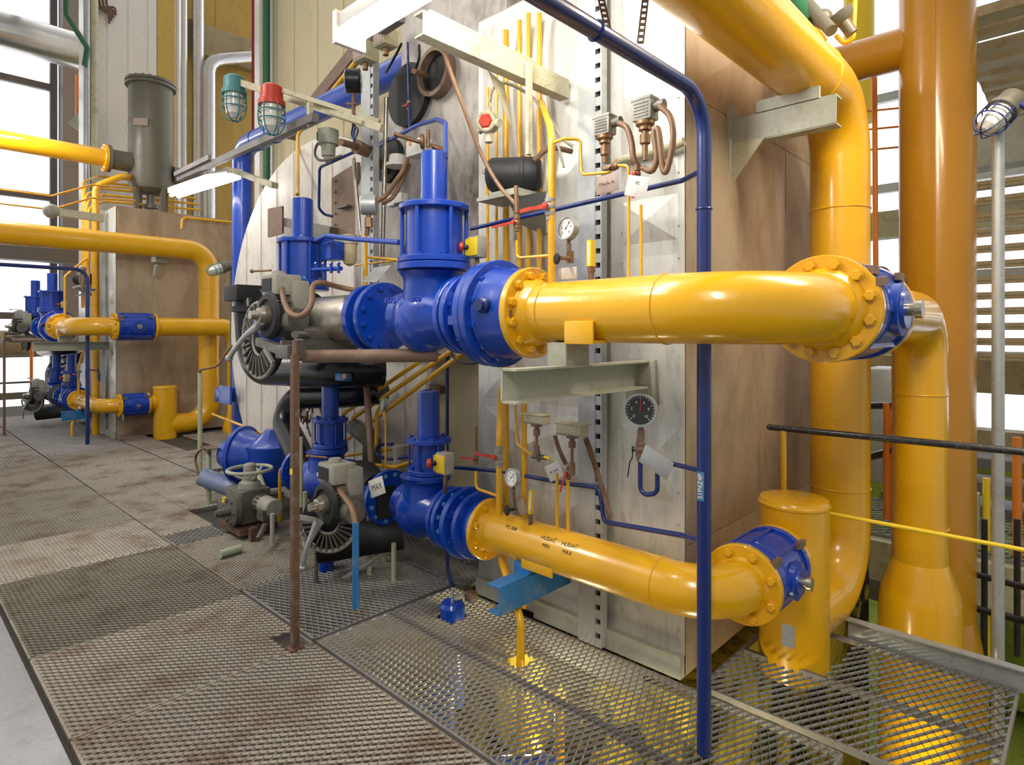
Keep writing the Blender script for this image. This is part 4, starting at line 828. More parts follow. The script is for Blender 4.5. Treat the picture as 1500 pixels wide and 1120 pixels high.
for px, y0_, y1_, X in ((447,720,800,2.1),(541,745,880,2.3),(563,780,862,2.5),(440,640,742,2.0),(577,795,855,2.35)):
    MB().cyl(W(px,y0_,X=X),W(px,y1_,X=X),.016,n=12).obj('leg','grn',bs_)
MB().cyl(W(500,850,X=2.15),W(575,800,X=2.4),.016,n=12).obj('crossbar','beam',bs_)
line('iron_stay','iron stay below the lower lever actuator','post',[W(463,800,X=2.0),W(463,868,X=1.98)],.012,'iron',0)
t = thing('floor_valve','bright blue stub rising under the lower lever actuator','valve',W(478,840,X=2.15)); MB().cyl(W(478,865,X=2.15),W(478,808,X=2.15),.05,n=24).obj('body','blu',t)
line('drain_pipe','yellow hooked drain tube beside the rounded blue valve','pipe',[W(418,683,X=2.45),W(410,688,X=2.45),W(410,770,X=2.45)],.014,'yel',.05)
# diagonal yellow tubes
for (a, b_, lbl) in (((503,606),(648,506),'uppermost of the three slanting yellow tubes below the upper globe valve'),((517,612),(674,505),'middle one of the three slanting yellow tubes below the upper globe valve'),((500,650),(690,508),'lowest of the three slanting yellow tubes below the upper globe valve')):
    line('gas_tube',lbl,'pipe',[W(a[0],a[1],X=2.72),W(b_[0],b_[1],X=2.68)],.017,'yel',0)
gauge(W(563,592,X=2.5),(-.95,.3,.1),.045,'small steel gauge on a yellow stem in front of the slanting tubes',None,False,2.2,[W(565,612,X=2.5),W(565,690,X=2.5)],'yel')
line('impulse_pipe','yellow hooked tube left of the small steel gauge','pipe',[W(556,595,X=2.6),W(552,605,X=2.6),W(551,650,X=2.6),W(546,665,X=2.6)],.013,'yel',.03)
line('impulse_pipe','yellow tubes crossing low between the two lower globe valves','pipe',[W(500,668,X=2.7),W(560,660,X=2.7),W(605,652,X=2.7)],.012,'yel',.02)
line('impulse_pipe','yellow tube lying behind the coupling of the lower burner','pipe',[W(545,680,X=2.6),W(580,684,X=2.6),W(604,675,X=2.6)],.012,'yel',.02)
line('hose','dark blue hose loop behind the lower globe valves','hose',[W(600,668,X=2.65),W(570,672,X=2.6),W(553,665,X=2.6),W(556,652,X=2.6),W(575,650,X=2.6)],.012,'navy',spl=True)
t = thing('solenoid_valve','small dull steel canister behind the coupling yoke','valve',W(585,668,X=2.65)); MB().lathe(W(585,668,X=2.65),'z',[(-.08,.05),(.05,.05),(.06,.055),(.08,.055),(.08,.04)],24).obj('body','grey',t)
t = thing('motor_housing','grey green motor housing tucked behind the brown upright pipe','motor',W(535,640,X=2.7)); MB().cyl(W(520,625,X=2.75),W(540,640,X=2.6),.07,n=20).box(W(545,660,X=2.65),(.1,.12,.2),bev=.01).obj('body','olive',t)
line('standpipe','brown upright pipe behind the lower burner','pipe',[W(534,520,X=2.55),W(545,690,X=2.5)],.024,'brown',0)
line('standpipe','dark upright pipe beside the beige panel, behind the lower globe valve','pipe',[W(655,520,X=2.85),W(655,640,X=2.85)],.013,'navy',0)
t = thing('switch_box','small red-brown switch box on the beige panel','switch box',W(641,568,X=2.95)); MB().box(W(641,570,X=2.95),(.06,.12,.06),bev=.005).obj('housing','maroon' if 0 else 'rust',t); MB().cyl(W(628,560,X=2.93),W(628,546,X=2.93),.02,n=12).obj('sensor','grey',t)
line('cable','dark cable loop under the wide shut-off valve','cable',[W(676,505,X=2.7),W(697,520,X=2.6),W(695,532,X=2.55),W(670,528,X=2.6),W(660,515,X=2.7)],.007,'bmat',spl=True)
t = thing('limit_switch','small switch block with an orange label above the lower left valve cylinder','switch',W(497,548,X=2.3)); MB().box(W(484,555,X=2.32),(.07,.08,.06),bev=.005).obj('housing','bmat',t); MB().box(W(503,552,X=2.3),(.06,.12,.05),bev=.005).obj('blue_block','lblu',t); MB().box(W(505,551,X=2.26),(.01,.04,.03)).obj('orange_label','orng',t); MB().cyl(W(490,548,X=2.3),W(490,538,X=2.3),.012,n=8).obj('adjuster','steel',t)
# machinery behind the lower valves (dull fittings)
random.seed(4)
t = thing('pilot_burner_rack','tangle of dull brass and steel fittings behind the black ducts','fittings',W(450,600,X=2.8))
b = MB()
for k in range(8):
    p = W(430+k*7,585+random.uniform(-15,35),X=2.75); b.cyl(p,p+V((random.uniform(-.1,.1),random.uniform(-.12,.12),random.uniform(-.1,.1))),random.uniform(.02,.05),n=14)
b.obj('fittings','steel',t); b = MB()
for k in range(8):
    p = W(430+k*7,600+random.uniform(-20,30),X=2.7); b.spline([p,p+V((-.03,random.uniform(-.1,.1),.06)),p+V((0,random.uniform(-.15,.15),-.1))],.008,6,4)
b.obj('small_tubes','hose',t)
# ---- instrument column at the upper burner
slot_post(2.52, W(548,200,X=2.52).y, 1.9, W(548,70,X=2.52).z, 'galvanised slotted post at the burner, behind the side-on black gauge', None, .11)
def jbox(px,py,X,label,sz=(.12,.13,.11)):
    c = W(px,py,X=X); t = thing('junction_box',label,'box',c-V((0,0,sz[2]/2))); MB().box(c,sz,bev=.01).obj('housing','cream',t)
    MB().box(c+V((-sz[0]/2,0,0)),(.008,sz[1]*.85,sz[2]*.85),bev=.003).obj('lid','btag',t); MB().cyl(c-V((0,0,sz[2]/2)),c-V((0,0,sz[2]/2+.05)),.02,n=12).obj('gland','brass',t)
jbox(535,78,2.4,'brown-stained square junction box on top of the burner post',(.12,.14,.13)); jbox(565,58,2.4,'cream junction box nearest the bright lamp, right of the burner post')
t = thing('clamp','dark clamp gripping the slanting beam over the burner post','clamp',W(545,40,X=2.6)); MB().box(W(545,35,X=2.6),(.12,.10,.12),bev=.01).cyl(W(541,48,X=2.55),W(541,70,X=2.5),.02,n=10).bar(W(553,52,X=2.4),W(588,28,X=2.2),.05,.03).obj('body','dkst',t)
t = thing('pressure_gauge','big black cased gauge seen side-on, left of the burner post','gauge',W(518,150,X=2.3))
c = W(518,119,X=2.3); ax = V((-.75,.66,0)); MB().lathe(c,ax,[(-.05,.07),(-.045,.082),(.045,.082),(.05,.075)],32).obj('case','blk',t); MB().lathe(c+ax*.05,ax,[(0,.074),(.003,.074)],32).obj('dial','dial',t)
MB().tube([c-V((0,0,.08)),W(518,165,X=2.3),W(518,185,X=2.3)],.013,.01,10).cyl(W(508,152,X=2.3),W(523,152,X=2.3),.008,n=8).obj('stem','rust',t)
line('siphon_tube','blue pigtail siphon below the side-on black gauge','pipe',[W(518,182,X=2.3),W(515,196,X=2.3),W(519,204,X=2.28),W(524,192,X=2.3),W(521,186,X=2.3),W(518,198,X=2.3),W(519,208,X=2.3)],.007,'navy',spl=True)
t = thing('pressure_gauge','chrome cased gauge seen side-on beside the upper globe valve drum','gauge',W(538,310,X=2.15))
c = W(540,300,X=2.15); MB().lathe(c,ax,[(-.05,.05),(-.045,.062),(.04,.062),(.045,.056)],32).obj('case','galv',t); MB().lathe(c+ax*.045,ax,[(0,.056),(.003,.056)],32).obj('dial','dial',t); MB().cyl(c-V((0,0,.06)),W(537,345,X=2.15),.016,n=12).lathe(c-V((0,0,.08)),'-z',[(0,.026),(.06,.026)],6).obj('stem','brass',t)
t = thing('flame_scanner','grey green cylindrical flame scanner at the left of the burner','sensor',W(480,232,X=2.35))
c = W(481,205,X=2.35); MB().lathe(c,'z',[(-.17,.02),(-.13,.035),(-.12,.05),(-.04,.052),(-.035,.075),(.07,.075),(.075,.065)],28).obj('body','olive' if 0 else 'beam',t); MB().box(c+V((-.06,.03,.02)),(.02,.03,.06)).obj('label','bmat',t)
line('flexible_conduit','olive cable looping from the grey green flame scanner','conduit',[W(470,205,X=2.3),W(463,215,X=2.3),W(462,228,X=2.3),W(472,235,X=2.3),W(500,228,X=2.35)],.010,'olive',spl=True)
t = thing('sight_tube','dusty brown sight tube aimed into the burner plate','sensor',W(520,215,X=2.5)); MB().cyl(W(499,208,X=2.2),W(525,215,X=2.4),.024,n=16).cyl(W(522,214,X=2.38),W(545,225,X=2.55),.05,.04,n=20).cyl(W(542,223,X=2.5),W(565,250,X=2.75),.03,n=16).obj('tube','hose',t)
line('impulse_pipe','light blue tube bending below the flame scanner','pipe',[W(520,222,X=2.4),W(487,237,X=2.35),W(468,245,X=2.35),W(467,305,X=2.4),W(475,314,X=2.45),W(488,317,X=2.5)],.011,'navy',.05)
t = thing('cover_plate','rust-brown bolted cover plate on the boiler end beside the scanner','plate',W(507,345,X=2.84))
p = [W(490,262,X=2.86),W(528,238,X=2.86),W(530,350,X=2.86),W(490,350,X=2.86)]; MB().add(p+[q-V((.03,0,0)) for q in p],[(3,2,1,0),(4,5,6,7),(0,1,5,4),(1,2,6,5),(2,3,7,6),(3,0,4,7)]).obj('plate','brown',t); MB().box(W(504,303,X=2.80),(.05,.16,.015)).obj('handle','iron',t)
for q in range(6): MB().sph(W(491,265+q*16,X=2.825),.011,6).obj('rivet','iron',t); MB().sph(W(529,245+q*18,X=2.825),.011,6).obj('rivet','iron',t)
line('standpipe','upright steel pipe right of the burner post','pipe',[W(566,143,X=2.6),W(563,260,X=2.6),W(560,380,X=2.6)],.016,'steel',.02)
line('standpipe','upright steel pipe between the cover plate and the burner post','pipe',[W(518,232,X=2.5),W(522,280,X=2.5),W(528,345,X=2.5)],.014,'steel',.02)
line('impulse_pipe','blue pipe arching over to the top of the upper globe valve cylinder','pipe',[W(555,214,X=2.7),W(575,203,X=2.6),W(612,183,X=2.45),W(640,175,X=2.3),W(653,180,X=2.2),W(653,232,X=2.06)],.013,'blu',.05)
line('impulse_pipe','thin blue tube with a red cock dropping onto the arching blue pipe','pipe',[W(597,62,X=2.6),W(599,140,X=2.6),W(600,190,X=2.5)],.009,'navy',.02)
lever_valve(W(599,155,X=2.58),'tiny red cock on the thin blue tube above the arching pipe',None,.012,'z',(0,1,0),.04,(-1,0,0),'brass')
line('flexible_conduit','pair of taped brown hoses sweeping up from the chrome gauge','conduit',[W(552,295,X=2.3),W(566,285,X=2.35),W(580,265,X=2.45),W(593,245,X=2.5),W(598,215,X=2.55)],.016,'hose',spl=True)
line('flexible_conduit','second taped brown hose close behind the first, right of the burner post','conduit',[W(560,298,X=2.35),W(576,288,X=2.4),W(590,262,X=2.5),W(600,240,X=2.55)],.014,'hose',spl=True)
t = thing('ignition_box','white box and brown rod just above the upper globe valve cylinder','box',W(620,226,X=2.3)); MB().box(W(614,217,X=2.4),(.08,.17,.10),bev=.006).obj('housing','tag',t); MB().cyl(W(577,196,X=2.2),W(618,209,X=2.35),.013,n=12).lathe(W(621,207,X=2.35),(-.7,.7,0),[(0,.045),(.02,.045)],24).cyl(W(622,210,X=2.4),W(650,220,X=2.5),.016,n=12).cyl(W(627,215,X=2.35),W(627,190,X=2.35),.012,n=12).obj('fitting','brass',t)
MB().box(W(601,209,X=2.36),(.01,.02,.03)).obj('orange_mark','orng',t)
t = thing('lamp_bowl','white enamel reflector cap behind the taped hoses','lamp',W(582,245,X=2.6)); MB().lathe(W(582,238,X=2.6),'z',[(-.03,.08),(-.01,.08),(0,.06),(.05,.055)],24).obj('cap','tag',t)
t = thing('meter_box','cream meter box with a black scale, left of the upper globe valve','meter',W(582,300,X=2.55)); MB().box(W(582,293,X=2.55),(.06,.17,.08),bev=.01).obj('housing','tag',t); MB().box(W(584,298,X=2.5),(.01,.1,.015)).obj('scale','ink',t)
line('cable','black cable drooping from the lamp towards the stained burner plate','cable',[W(588,64,X=2.5),W(580,80,X=2.55),W(569,100,X=2.65),W(565,106,X=2.7)],.009,'bmat',spl=True)
line('cable','black cable hanging behind the thin blue tube','cable',[W(614,66,X=2.6),W(614,85,X=2.6),W(607,103,X=2.65),W(598,112,X=2.7)],.009,'bmat',spl=True)
t = thing('sensor_probe','brown probe screwed into the rim of the round porthole','sensor',W(617,108,X=2.6)); MB().cyl(W(606,104,X=2.5),W(625,112,X=2.7),.018,n=12).obj('body','hose',t)
# control gear on valve 2 and filter bowl
t = thing('air_filter','filter with an amber bowl beside the left upper valve drum','filter',W(512,400,X=2.2)); c = W(512,362,X=2.2)
MB().lathe(c+V((0,0,.04)),'z',[(-.02,.055),(.02,.058),(.025,.05),(.04,.05)],28).obj('head','cream',t); MB().lathe(c+V((0,0,.02)),'-z',[(0,.048),(.10,.048),(.13,.035),(.145,.01)],28).obj('bowl','amb',t)
t = thing('positioner','blue valve positioner with small cocks on the left upper valve drum','positioner',W(487,400,X=2.1)); MB().box(W(487,368,X=2.1),(.10,.13,.12),bev=.008).box(W(478,350,X=2.1),(.06,.1,.04),bev=.004).obj('housing','blu',t); b = MB().cyl(W(458,395,X=2.0),W(500,393,X=2.05),.014,n=12)
for q in (463,474,485,496): b.cyl(W(q,400,X=2.02),W(q,386,X=2.02),.010,n=10).sph(W(q,386,X=2.02),.013,8)
b.obj('cock','blu',t)
line('impulse_pipe','blue pipe running from the left upper valve top to the big globe valve drum','pipe',[W(463,352,X=2.0),W(478,345,X=2.0),W(520,350,X=2.05),W(585,355,X=2.05)],.016,'blu',.04)
line('impulse_pipe','yellow tube with a cross tee left of the big globe valve','pipe',[W(535,340,X=2.4),W(535,425,X=2.3)],.015,'yel',.02)
line('impulse_pipe','yellow cross tube between the filter and the big globe valve, upper one','pipe',[W(536,376,X=2.4),W(585,381,X=2.4)],.010,'yel',.02)
line('impulse_pipe','yellow cross tube between the filter and the big globe valve, lower one','pipe',[W(522,388,X=2.5),W(585,381,X=2.5)],.008,'yel',.02)
t = thing('nameplate_sheet','grey sheet leaning left of the big globe valve','plate',W(552,412,X=2.25)); p = [W(530,412,X=2.2),W(552,412,X=2.2),W(573,388,X=2.3),W(548,392,X=2.3)]; MB().add(p+[q-V((.003,0,.004)) for q in p],[(0,1,2,3),(7,6,5,4),(0,4,5,1),(1,5,6,2),(2,6,7,3),(3,7,4,0)]).obj('sheet','galv',t)
p = [W(395,306,X=2.75),W(416,302,X=2.75),W(416,342,X=2.75),W(395,348,X=2.75)]
tag(MB().add(p+[q-V((.02,0,0)) for q in p],[(3,2,1,0),(4,5,6,7),(0,1,5,4),(1,2,6,5),(2,3,7,6),(3,0,4,7)]).obj('cover_plate','brown'),'small rust-brown plate on the pale boiler end','plate')
tag(MB().bar(W(416,325,X=2.8),W(490,340,X=2.8),.10,.08).obj('square_duct','olive'),'olive square bar behind the left upper valve cylinder','bar')

# ============================================================ lamps and cable support at upper left
def caged_lamp(px,py,X,s,label,tilt,capm,cage='teal',far=None):
    c = W(px,py,X=X); z = axv(tilt); t = thing('caged_lamp',label,'lamp',c-V((0,0,.2*s)),None,far)
    MB().lathe(c,z,[(-.14*s,.05*s),(-.12*s,.075*s),(-.03*s,.08*s),(-.02*s,.092*s),(.01*s,.092*s)],28).obj('cap',capm,t)
    MB().lathe(c,z,[(0,.07*s),(.1*s,.068*s),(.16*s,.055*s),(.19*s,.02*s)],28).obj('glass_bowl','bowl',t)
    x, y, _ = frame(z); b = MB()
    for k in range(6):
        a = 2*PI*k/6; d = x*math.cos(a)+y*math.sin(a); b.spline([c+d*.088*s,c+d*.088*s+z*.13*s,c+d*.05*s+z*.205*s,c+z*.215*s],.005*s,6,5)
    for q in (.05,.11): b.ring(c+z*q*s,z,.088*s,.005*s,24,6)
    b.obj('wire_cage',cage,t); return t
caged_lamp(343,137,2.0,1.0,'caged bulkhead lamp with a teal cap, at the outer end of the cream arm','-z','teal')
caged_lamp(398,153,2.0,1.0,'caged bulkhead lamp with a red and teal cap, nearer the burner','-z','red')
t = thing('light_boom','cream steel arm carrying the two caged lamps','bracket',W(450,150,X=2.0))
MB().bar(W(336,116,X=2.0),W(560,188,X=2.35),.04,.05).bar(W(415,133,X=2.05),W(556,178,X=2.4),.03,.03).obj('arm','cream',t)
MB().bar(W(454,150,X=2.12),W(454,185,X=2.12),.035,.03).obj('hanger','cream',t)
MB().cyl(W(486,166,X=2.2),W(532,181,X=2.3),.02,n=12).obj('tube','cream',t)
t = thing('cable_tray','long grey cable tray slanting from the tube lamp up to the cream lamp arm','cable tray',W(380,220,X=1.9))
a, b_ = W(262,262,X=2.6), W(462,172,X=2.1); MB().bar(a,b_,.05,.055).obj('channel','dkst',t); MB().bar(a+V((-.04,0,.05)),a*.62+b_*.38+V((-.04,0,.05)),.03,.05).obj('dark_conduit','purp',t)
t = thing('tube_lamp','long switched-on fluorescent lamp hanging left of the blue riser','lamp',W(300,285,X=2.6))
a, b_ = W(256,286,X=2.6), W(344,258,X=2.6); d = V((0,0,.05)); MB().bar(a+d,b_+d,.16,.06).obj('housing','white',t)
for e in (-.04,.04): MB().cyl(a+V((e,0,-.005)),b_+V((e,0,-.005)),.02,n=16).obj('tube','tube',t)
MB().bar(b_+V((0,0,.05)),W(403,272,X=2.5),.06,.05).obj('arm','cream',t)
# slanting beam and yellow pipe on the casing above
tag(MB().bar(W(425,197,X=3.4),W(600,-18,X=3.4),.14,.1,up=(1,0,0)).obj('slanting_beam','brown'),'dusty brown beam slanting up across the beige cladding','beam')
line('gas_tube','yellow tube slanting up beside the dusty brown beam','pipe',[W(436,285,X=2.6),W(436,195,X=3.0),W(525,85,X=3.2),W(560,20,X=3.2),W(580,-15,X=3.2)],.018,'yel',.1)
# olive vessel on the far casing
t = thing('filter_vessel','olive grey cylindrical vessel with a bolted lid standing on the far casing','vessel',(3.34,11.58,3.53))
vx, vy = 3.34, 11.6
MB().lathe((vx,vy,3.95),'z',[(-.02,.1),(0,.2),(.06,.30),(.12,.33),(1.78,.33)],48).obj('shell','olive',t)
l_ = MB().lathe((vx,vy,5.73),'z',[(0,.38),(.04,.38),(.05,.36),(.06,.36),(.06,.38),(.10,.38),(.11,.3)],48).obj('lid','olive',t); bolts(l_,(vx,vy,5.83),'z',.345,20,.02,'olive')
for a in (.4,1.97,3.54,5.11): MB().bar((vx+.27*math.cos(a),vy+.27*math.sin(a),3.53),(vx+.27*math.cos(a),vy+.27*math.sin(a),4.25),.10,.06).obj('leg','olive',t)
MB().lathe((vx-.3,vy,4.42),'-x',[(0,.16),(.3,.16),(.3,.22),(.34,.22)],32).obj('nozzle','olive',t)
MB().lathe((vx+.3,vy-.1,4.3),'x',[(0,.15),(.35,.15),(.35,.21),(.40,.21)],32).obj('nozzle','olive',t)
MB().lathe((vx,vy,3.7),'z',[(0,.12),(.06,.12),(.06,.07),(.3,.07)],20).obj('drain_nozzle','olive',t)
MB().box((vx-.23,vy-.27,5.05),(.22,.02,.12),rz=-.7).obj('nameplate','btag',t)
t = thing('gas_pipe','yellow pipe entering at the left edge and joining the olive vessel','pipe',(1.5,11.6,4.3))
MB().cyl((vx-.66,vy,4.42),(-2.2,vy,4.42),.14,n=36).obj('pipe','yel',t); flange(t,(vx-.67,vy,4.42),'-x',.22,.05,'yel',10,.018)
for z, lbl in ((3.62,'upper thin orange conduit crossing the left windows'),(3.42,'lower thin orange conduit crossing the left windows')): line('conduit',lbl,'conduit',[(-2.5,11.2,z),(1.9,11.2,z),(2.4,11.2,z+.25),(3.0,11.2,z+.3)],.014,'yel2',.02)
t = thing('tube_lamp','dusty unlit tube lamp above the yellow pipe at the left','lamp',W(110,318,Y=10.4)); a = W(75,309,Y=10.2); b_ = W(152,320,Y=10.2); MB().bar(a,b_,.08,.1).obj('housing','cream',t); MB().sph(a,.1,12).obj('end_cap','grey',t)
# lagged silver pipes on the ochre wall
for px, r, lbl in ((259,.10,'silver lagged upright pipe, left one of the close pair by the vessel'),(268,.10,'silver lagged upright pipe, right one of the close pair by the vessel'),(290,.13,'silver lagged upright pipe standing alone left of the bent one')):
    p = W(px,300,Y=14.6); line('lagged_pipe',lbl,'pipe',[(p.x,p.y,3),(p.x,p.y,13)],r,'alu',0,24)
pa, pb, pc = W(306,300,Y=14.4), W(306,88,Y=14.4), W(385,82,Y=14.4)
line('lagged_pipe','silver lagged pipe bending from upright to level beside the red pipe','pipe',[(pa.x,pa.y,2.5),(pb.x,pb.y,pb.z),(pc.x,pc.y,pc.z)],.14,'alu',.4,24,seg=3)
p = W(371,100,Y=13.5); line('red_pipe','thin red pipe hanging down in front of the ochre wall','pipe',[(p.x,p.y,W(371,195,Y=13.5).z),(p.x,p.y,12)],.035,'maroon',0)
p = W(390,100,X=3.85); line('green_pipe','thin dark green pipe at the corner of the beige cladding','pipe',[(p.x,p.y,3.6),(p.x,p.y,9)],.05,'gpipe',0)
p = W(398,100,X=3.9); line('conduit','pale blue conduit next to the dark green pipe','conduit',[(p.x,p.y,3.5),(p.x,p.y,9)],.025,'galv',0)
line('green_pipe','green pipe bending past the top left corner to the white wall','pipe',[W(97,0,Y=12.6),W(97,22,Y=12.6),W(128,70,Y=12.6),W(124,96,Y=12.6)],.045,'gpipe',.1)
for k in range(4):
    line('bent_conduit','small bent brown conduits high on the white wall','conduit',[W(140+5*k,-5,Y=12.9),W(142+5*k,10+k,Y=12.9),W(160+3*k,20-4*k,Y=12.9),W(160+3*k,34-4*k,Y=12.9)],.02,'rust',.05,group='bent conduits high on the white wall')
p = W(127,200,Y=12.7); line('conduit','pale grey conduit running up the edge of the white wall','conduit',[(p.x,p.y,3.6),(p.x,p.y,8.6)],.05,'galv',0)
p = W(137,200,Y=12.75); line('conduit','cream cable bundle beside the pale grey conduit on the white wall','conduit',[(p.x,p.y,4),(p.x,p.y,10)],.07,'cream',0)
# small caged lamp and bracket on the far casing
caged_lamp(325,392,3.3,.9,'small grey caged lamp hooked beside the far yellow bend',(-.9,.1,-.35),'iron')
line('lamp_post','slim grey conduit post behind the far yellow bend','post',[W(339,388,X=3.5),W(339,640,X=3.5)],.022,'iron',0)
t = thing('wall_bracket','small green hook bracket high on the far casing side','bracket',W(234,385,Y=10.7)); MB().box(W(234,381,Y=10.66),(.2,.12,.08),rz=.3).bar(W(230,388,Y=10.6),W(227,404,Y=10.7),.05).obj('bracket','beam',t); MB().box(W(227,390,Y=10.775),(.26,.01,.45)).obj('plate','side',t)
line('gas_tube','thin yellow tube on top edge of the far casing','pipe',[W(266,335,Y=10.7),W(267,318,Y=10.7),W(345,326,Y=10.7)],.02,'yel',.08)
line('gas_tube','thin yellow tube lying low in front of the boiler end','pipe',[W(311,606,X=2.75),W(388,636,X=2.6)],.014,'yel',0)
line('gas_tube','short upright yellow tube by the foot of the blue riser','pipe',[W(338,590,X=3.3),W(338,640,X=3.3)],.03,'yel',0)
# ============================================================ left window wall
def windows(nm, n0, axis, at, lo, hi, zs, step, m='dkst'):
    """glazed wall: one frame per bay, translucent corrugated panes"""
    k = n0; a = lo
    while a < hi-.01:
        b2 = min(hi,a+step); f = MB(); g = MB(); mid = (a+b2)/2
        def bx(mb, u, z, su, sz, th): mb.box((u,at,z),(su,th,sz)) if axis == 'x' else mb.box((at,u,z),(th,su,sz))
        for z in zs: bx(f,mid,z,b2-a,.16,.14)
        bx(f,a,(zs[0]+zs[-1])/2,.14,zs[-1]-zs[0],.16); bx(f,b2,(zs[0]+zs[-1])/2,.14,zs[-1]-zs[0],.16)
        for z0, z1 in zip(zs,zs[1:]): bx(g,mid,(z0+z1)/2,b2-a-.1,z1-z0-.1,.02)
        w = struct(f.obj('window_%d' % k, m)); g.obj('pane','glass',w); k += 1; a = b2
windows('left',1,'x',18.6,-6,3.2,[.1,2.0,3.4,4.9,7.6,10.3,13],3.07)
zc = 5.5; p = W(104,300,Y=18.2)
struct(MB().box((p.x,18.2,5),(.42,.5,11)).obj('trim_8','purp'))
windows('right',5,'y',13.2,-14,15,[-.1,1.2,2.6,4.3,6.0,8.6,11],2.9,'galv')
struct(MB().box((13.2,.5,-1.55),(.2,29,2.9)).obj('wall_right_low','green'))
# duct, platform and rungs at the top left
t = thing('lagged_duct','brownish round duct crossing above the left windows','duct',(0,16,8)); a = W(-60,22,Y=16); b_ = W(128,84,Y=16); MB().cyl((a.x,16,(a.z+b_.z)/2+.0),(b_.x,16,(a.z+b_.z)/2),.38,n=32).obj('duct','tan' if 0 else 'alu',t)
t = thing('platform','steel walkway platform seen from below at the top left','platform',(0,14.5,9.3))
b = MB()
for k in range(9): b.box((-.95,13.4+.3*k,8.9),(7,.08,.12))
b.obj('slat','tan',t); b = MB()
for k in range(5): b.box((-2.2+1.1*k,14.6,8.75),(.12,3,.2))
b.obj('joist','galv',t)
t = thing('cage_ladder','orange and grey caged ladder fixed at the edge of the white wall','ladder',(2.4,14,5))
a = W(113,110,Y=14); b_ = W(113,185,Y=14); MB().bar((a.x,14,a.z),(a.x,14,b_.z),.05).bar((a.x+.35,14,a.z+.2),(a.x+.35,14,b_.z+.2),.05).obj('stile','orng',t); b = MB()
for k in range(4): z = b_.z+(a.z-b_.z)*k/3; b.bar((a.x,14,z),(a.x+.35,14,z+.2),.035)
b.obj('rung','beam',t); MB().bar(W(108,186,Y=14),W(130,165,Y=13.9),.12,.2).obj('landing','beam',t)
# small gear at the far left in front of the windows
line('lagged_pipe','brownish lagged pipe running low along the left windows','pipe',[(-7,17.4,1.35),(2.8,17.4,1.35)],.3,'tan',0,24)
for z, lbl in ((2.05,'upper hand rail of the far walkway end'),(1.1,'lower hand rail of the far walkway end')): line('hand_rail',lbl,'railing',[(-6,15.6,z*.55),(2.4,15.6,z*.55)],.022,'iron',0)
p = W(46,560,Y=15.5); line('orange_pipe','thin orange upright pipe in front of the left windows','pipe',[(p.x,p.y,0),(p.x,p.y,1.7)],.03,'orng',0)
tag(MB().box((1.0,17,3.35),(7,.4,.35)).obj('crane_beam','dkst'),'dark horizontal beam across the left windows behind the far valves','beam')
# ============================================================ right side: railing, grey pole lamp, stairs, beams
rx = 3.43
t = thing('guard_rail','black chipped handrail with yellow post crossing the picture at lower right','railing',(rx,1.0,.7))
MB().cyl((rx,1.30,1.08),(rx,-1.6,1.10),.017,n=16).sph((rx,1.30,1.08),.017,12).obj('top_rail','rail',t)
MB().cyl((rx,1.225,1.07),(rx,1.225,.0),.016,n=12).obj('post','yel',t)
MB().cyl((rx,1.12,.667),(rx,-1.6,.665),.010,n=12).obj('mid_rail','yb',t)
t = thing('pipe_rail','brown railing with yellow posts behind the big yellow pipes','railing',(5,1.2,0))
MB().cyl(W(1270,594,X=5.6),W(1345,592,X=5.2),.03,n=10).cyl(W(1270,670,X=5.6),W(1345,650,X=5.2),.03,n=10).obj('rail','rail',t); MB().cyl(W(1302,590,X=5.4),W(1302,760,X=5.4),.04,n=10).obj('post','orng',t)
t = thing('lamp_pole','tall grey pole standing at the right edge','post',W(1462,980,X=3.75)); p = W(1462,500,X=3.8)
MB().cyl((p.x,p.y,-1.2),(p.x,p.y,W(1462,175,X=3.8).z),.026,n=20).obj('pole','galv',t)
caged_lamp(1468,162,3.72,.75,'big caged lamp hooked on top of the tall grey pole at right',(-.45,.35,-.55),'iron','navy')
line('cable','dark blue cable looping from the pole lamp to the right edge','cable',[W(1474,155,X=3.75),W(1488,147,X=3.75),W(1505,158,X=3.7),W(1530,160,X=3.7)],.012,'navy',spl=True)
# stair flight behind the pole
t = thing('stair_flight','steel stair flight with many level treads in front of the right windows','stairs',(7.2,-.5,-2))
for py in (672,708,742):
    c = W(1470,py,X=8.6); MB().box((8.6,-.4,c.z),(.5,4.5,.05)).box((8.34,-.4,c.z-.03),(.03,4.5,.10)).obj('tread','dkst',t)
for k in range(12):
    py = 268+23*k; c = W(1470,py,X=6.9); tr = MB().box((6.9+.03*k,-.65,c.z),(.28,3.0,.035)).box((6.78+.03*k,-.65,c.z-.02),(.02,3.0,.06)); tr.obj('tread','tan',t)
c0, c1_ = W(1395,260,X=7.0), W(1395,560,X=7.2); MB().box((7.1,.86,(c0.z+c1_.z)/2),(.3,.04,c0.z-c1_.z)).obj('stringer','tan',t)
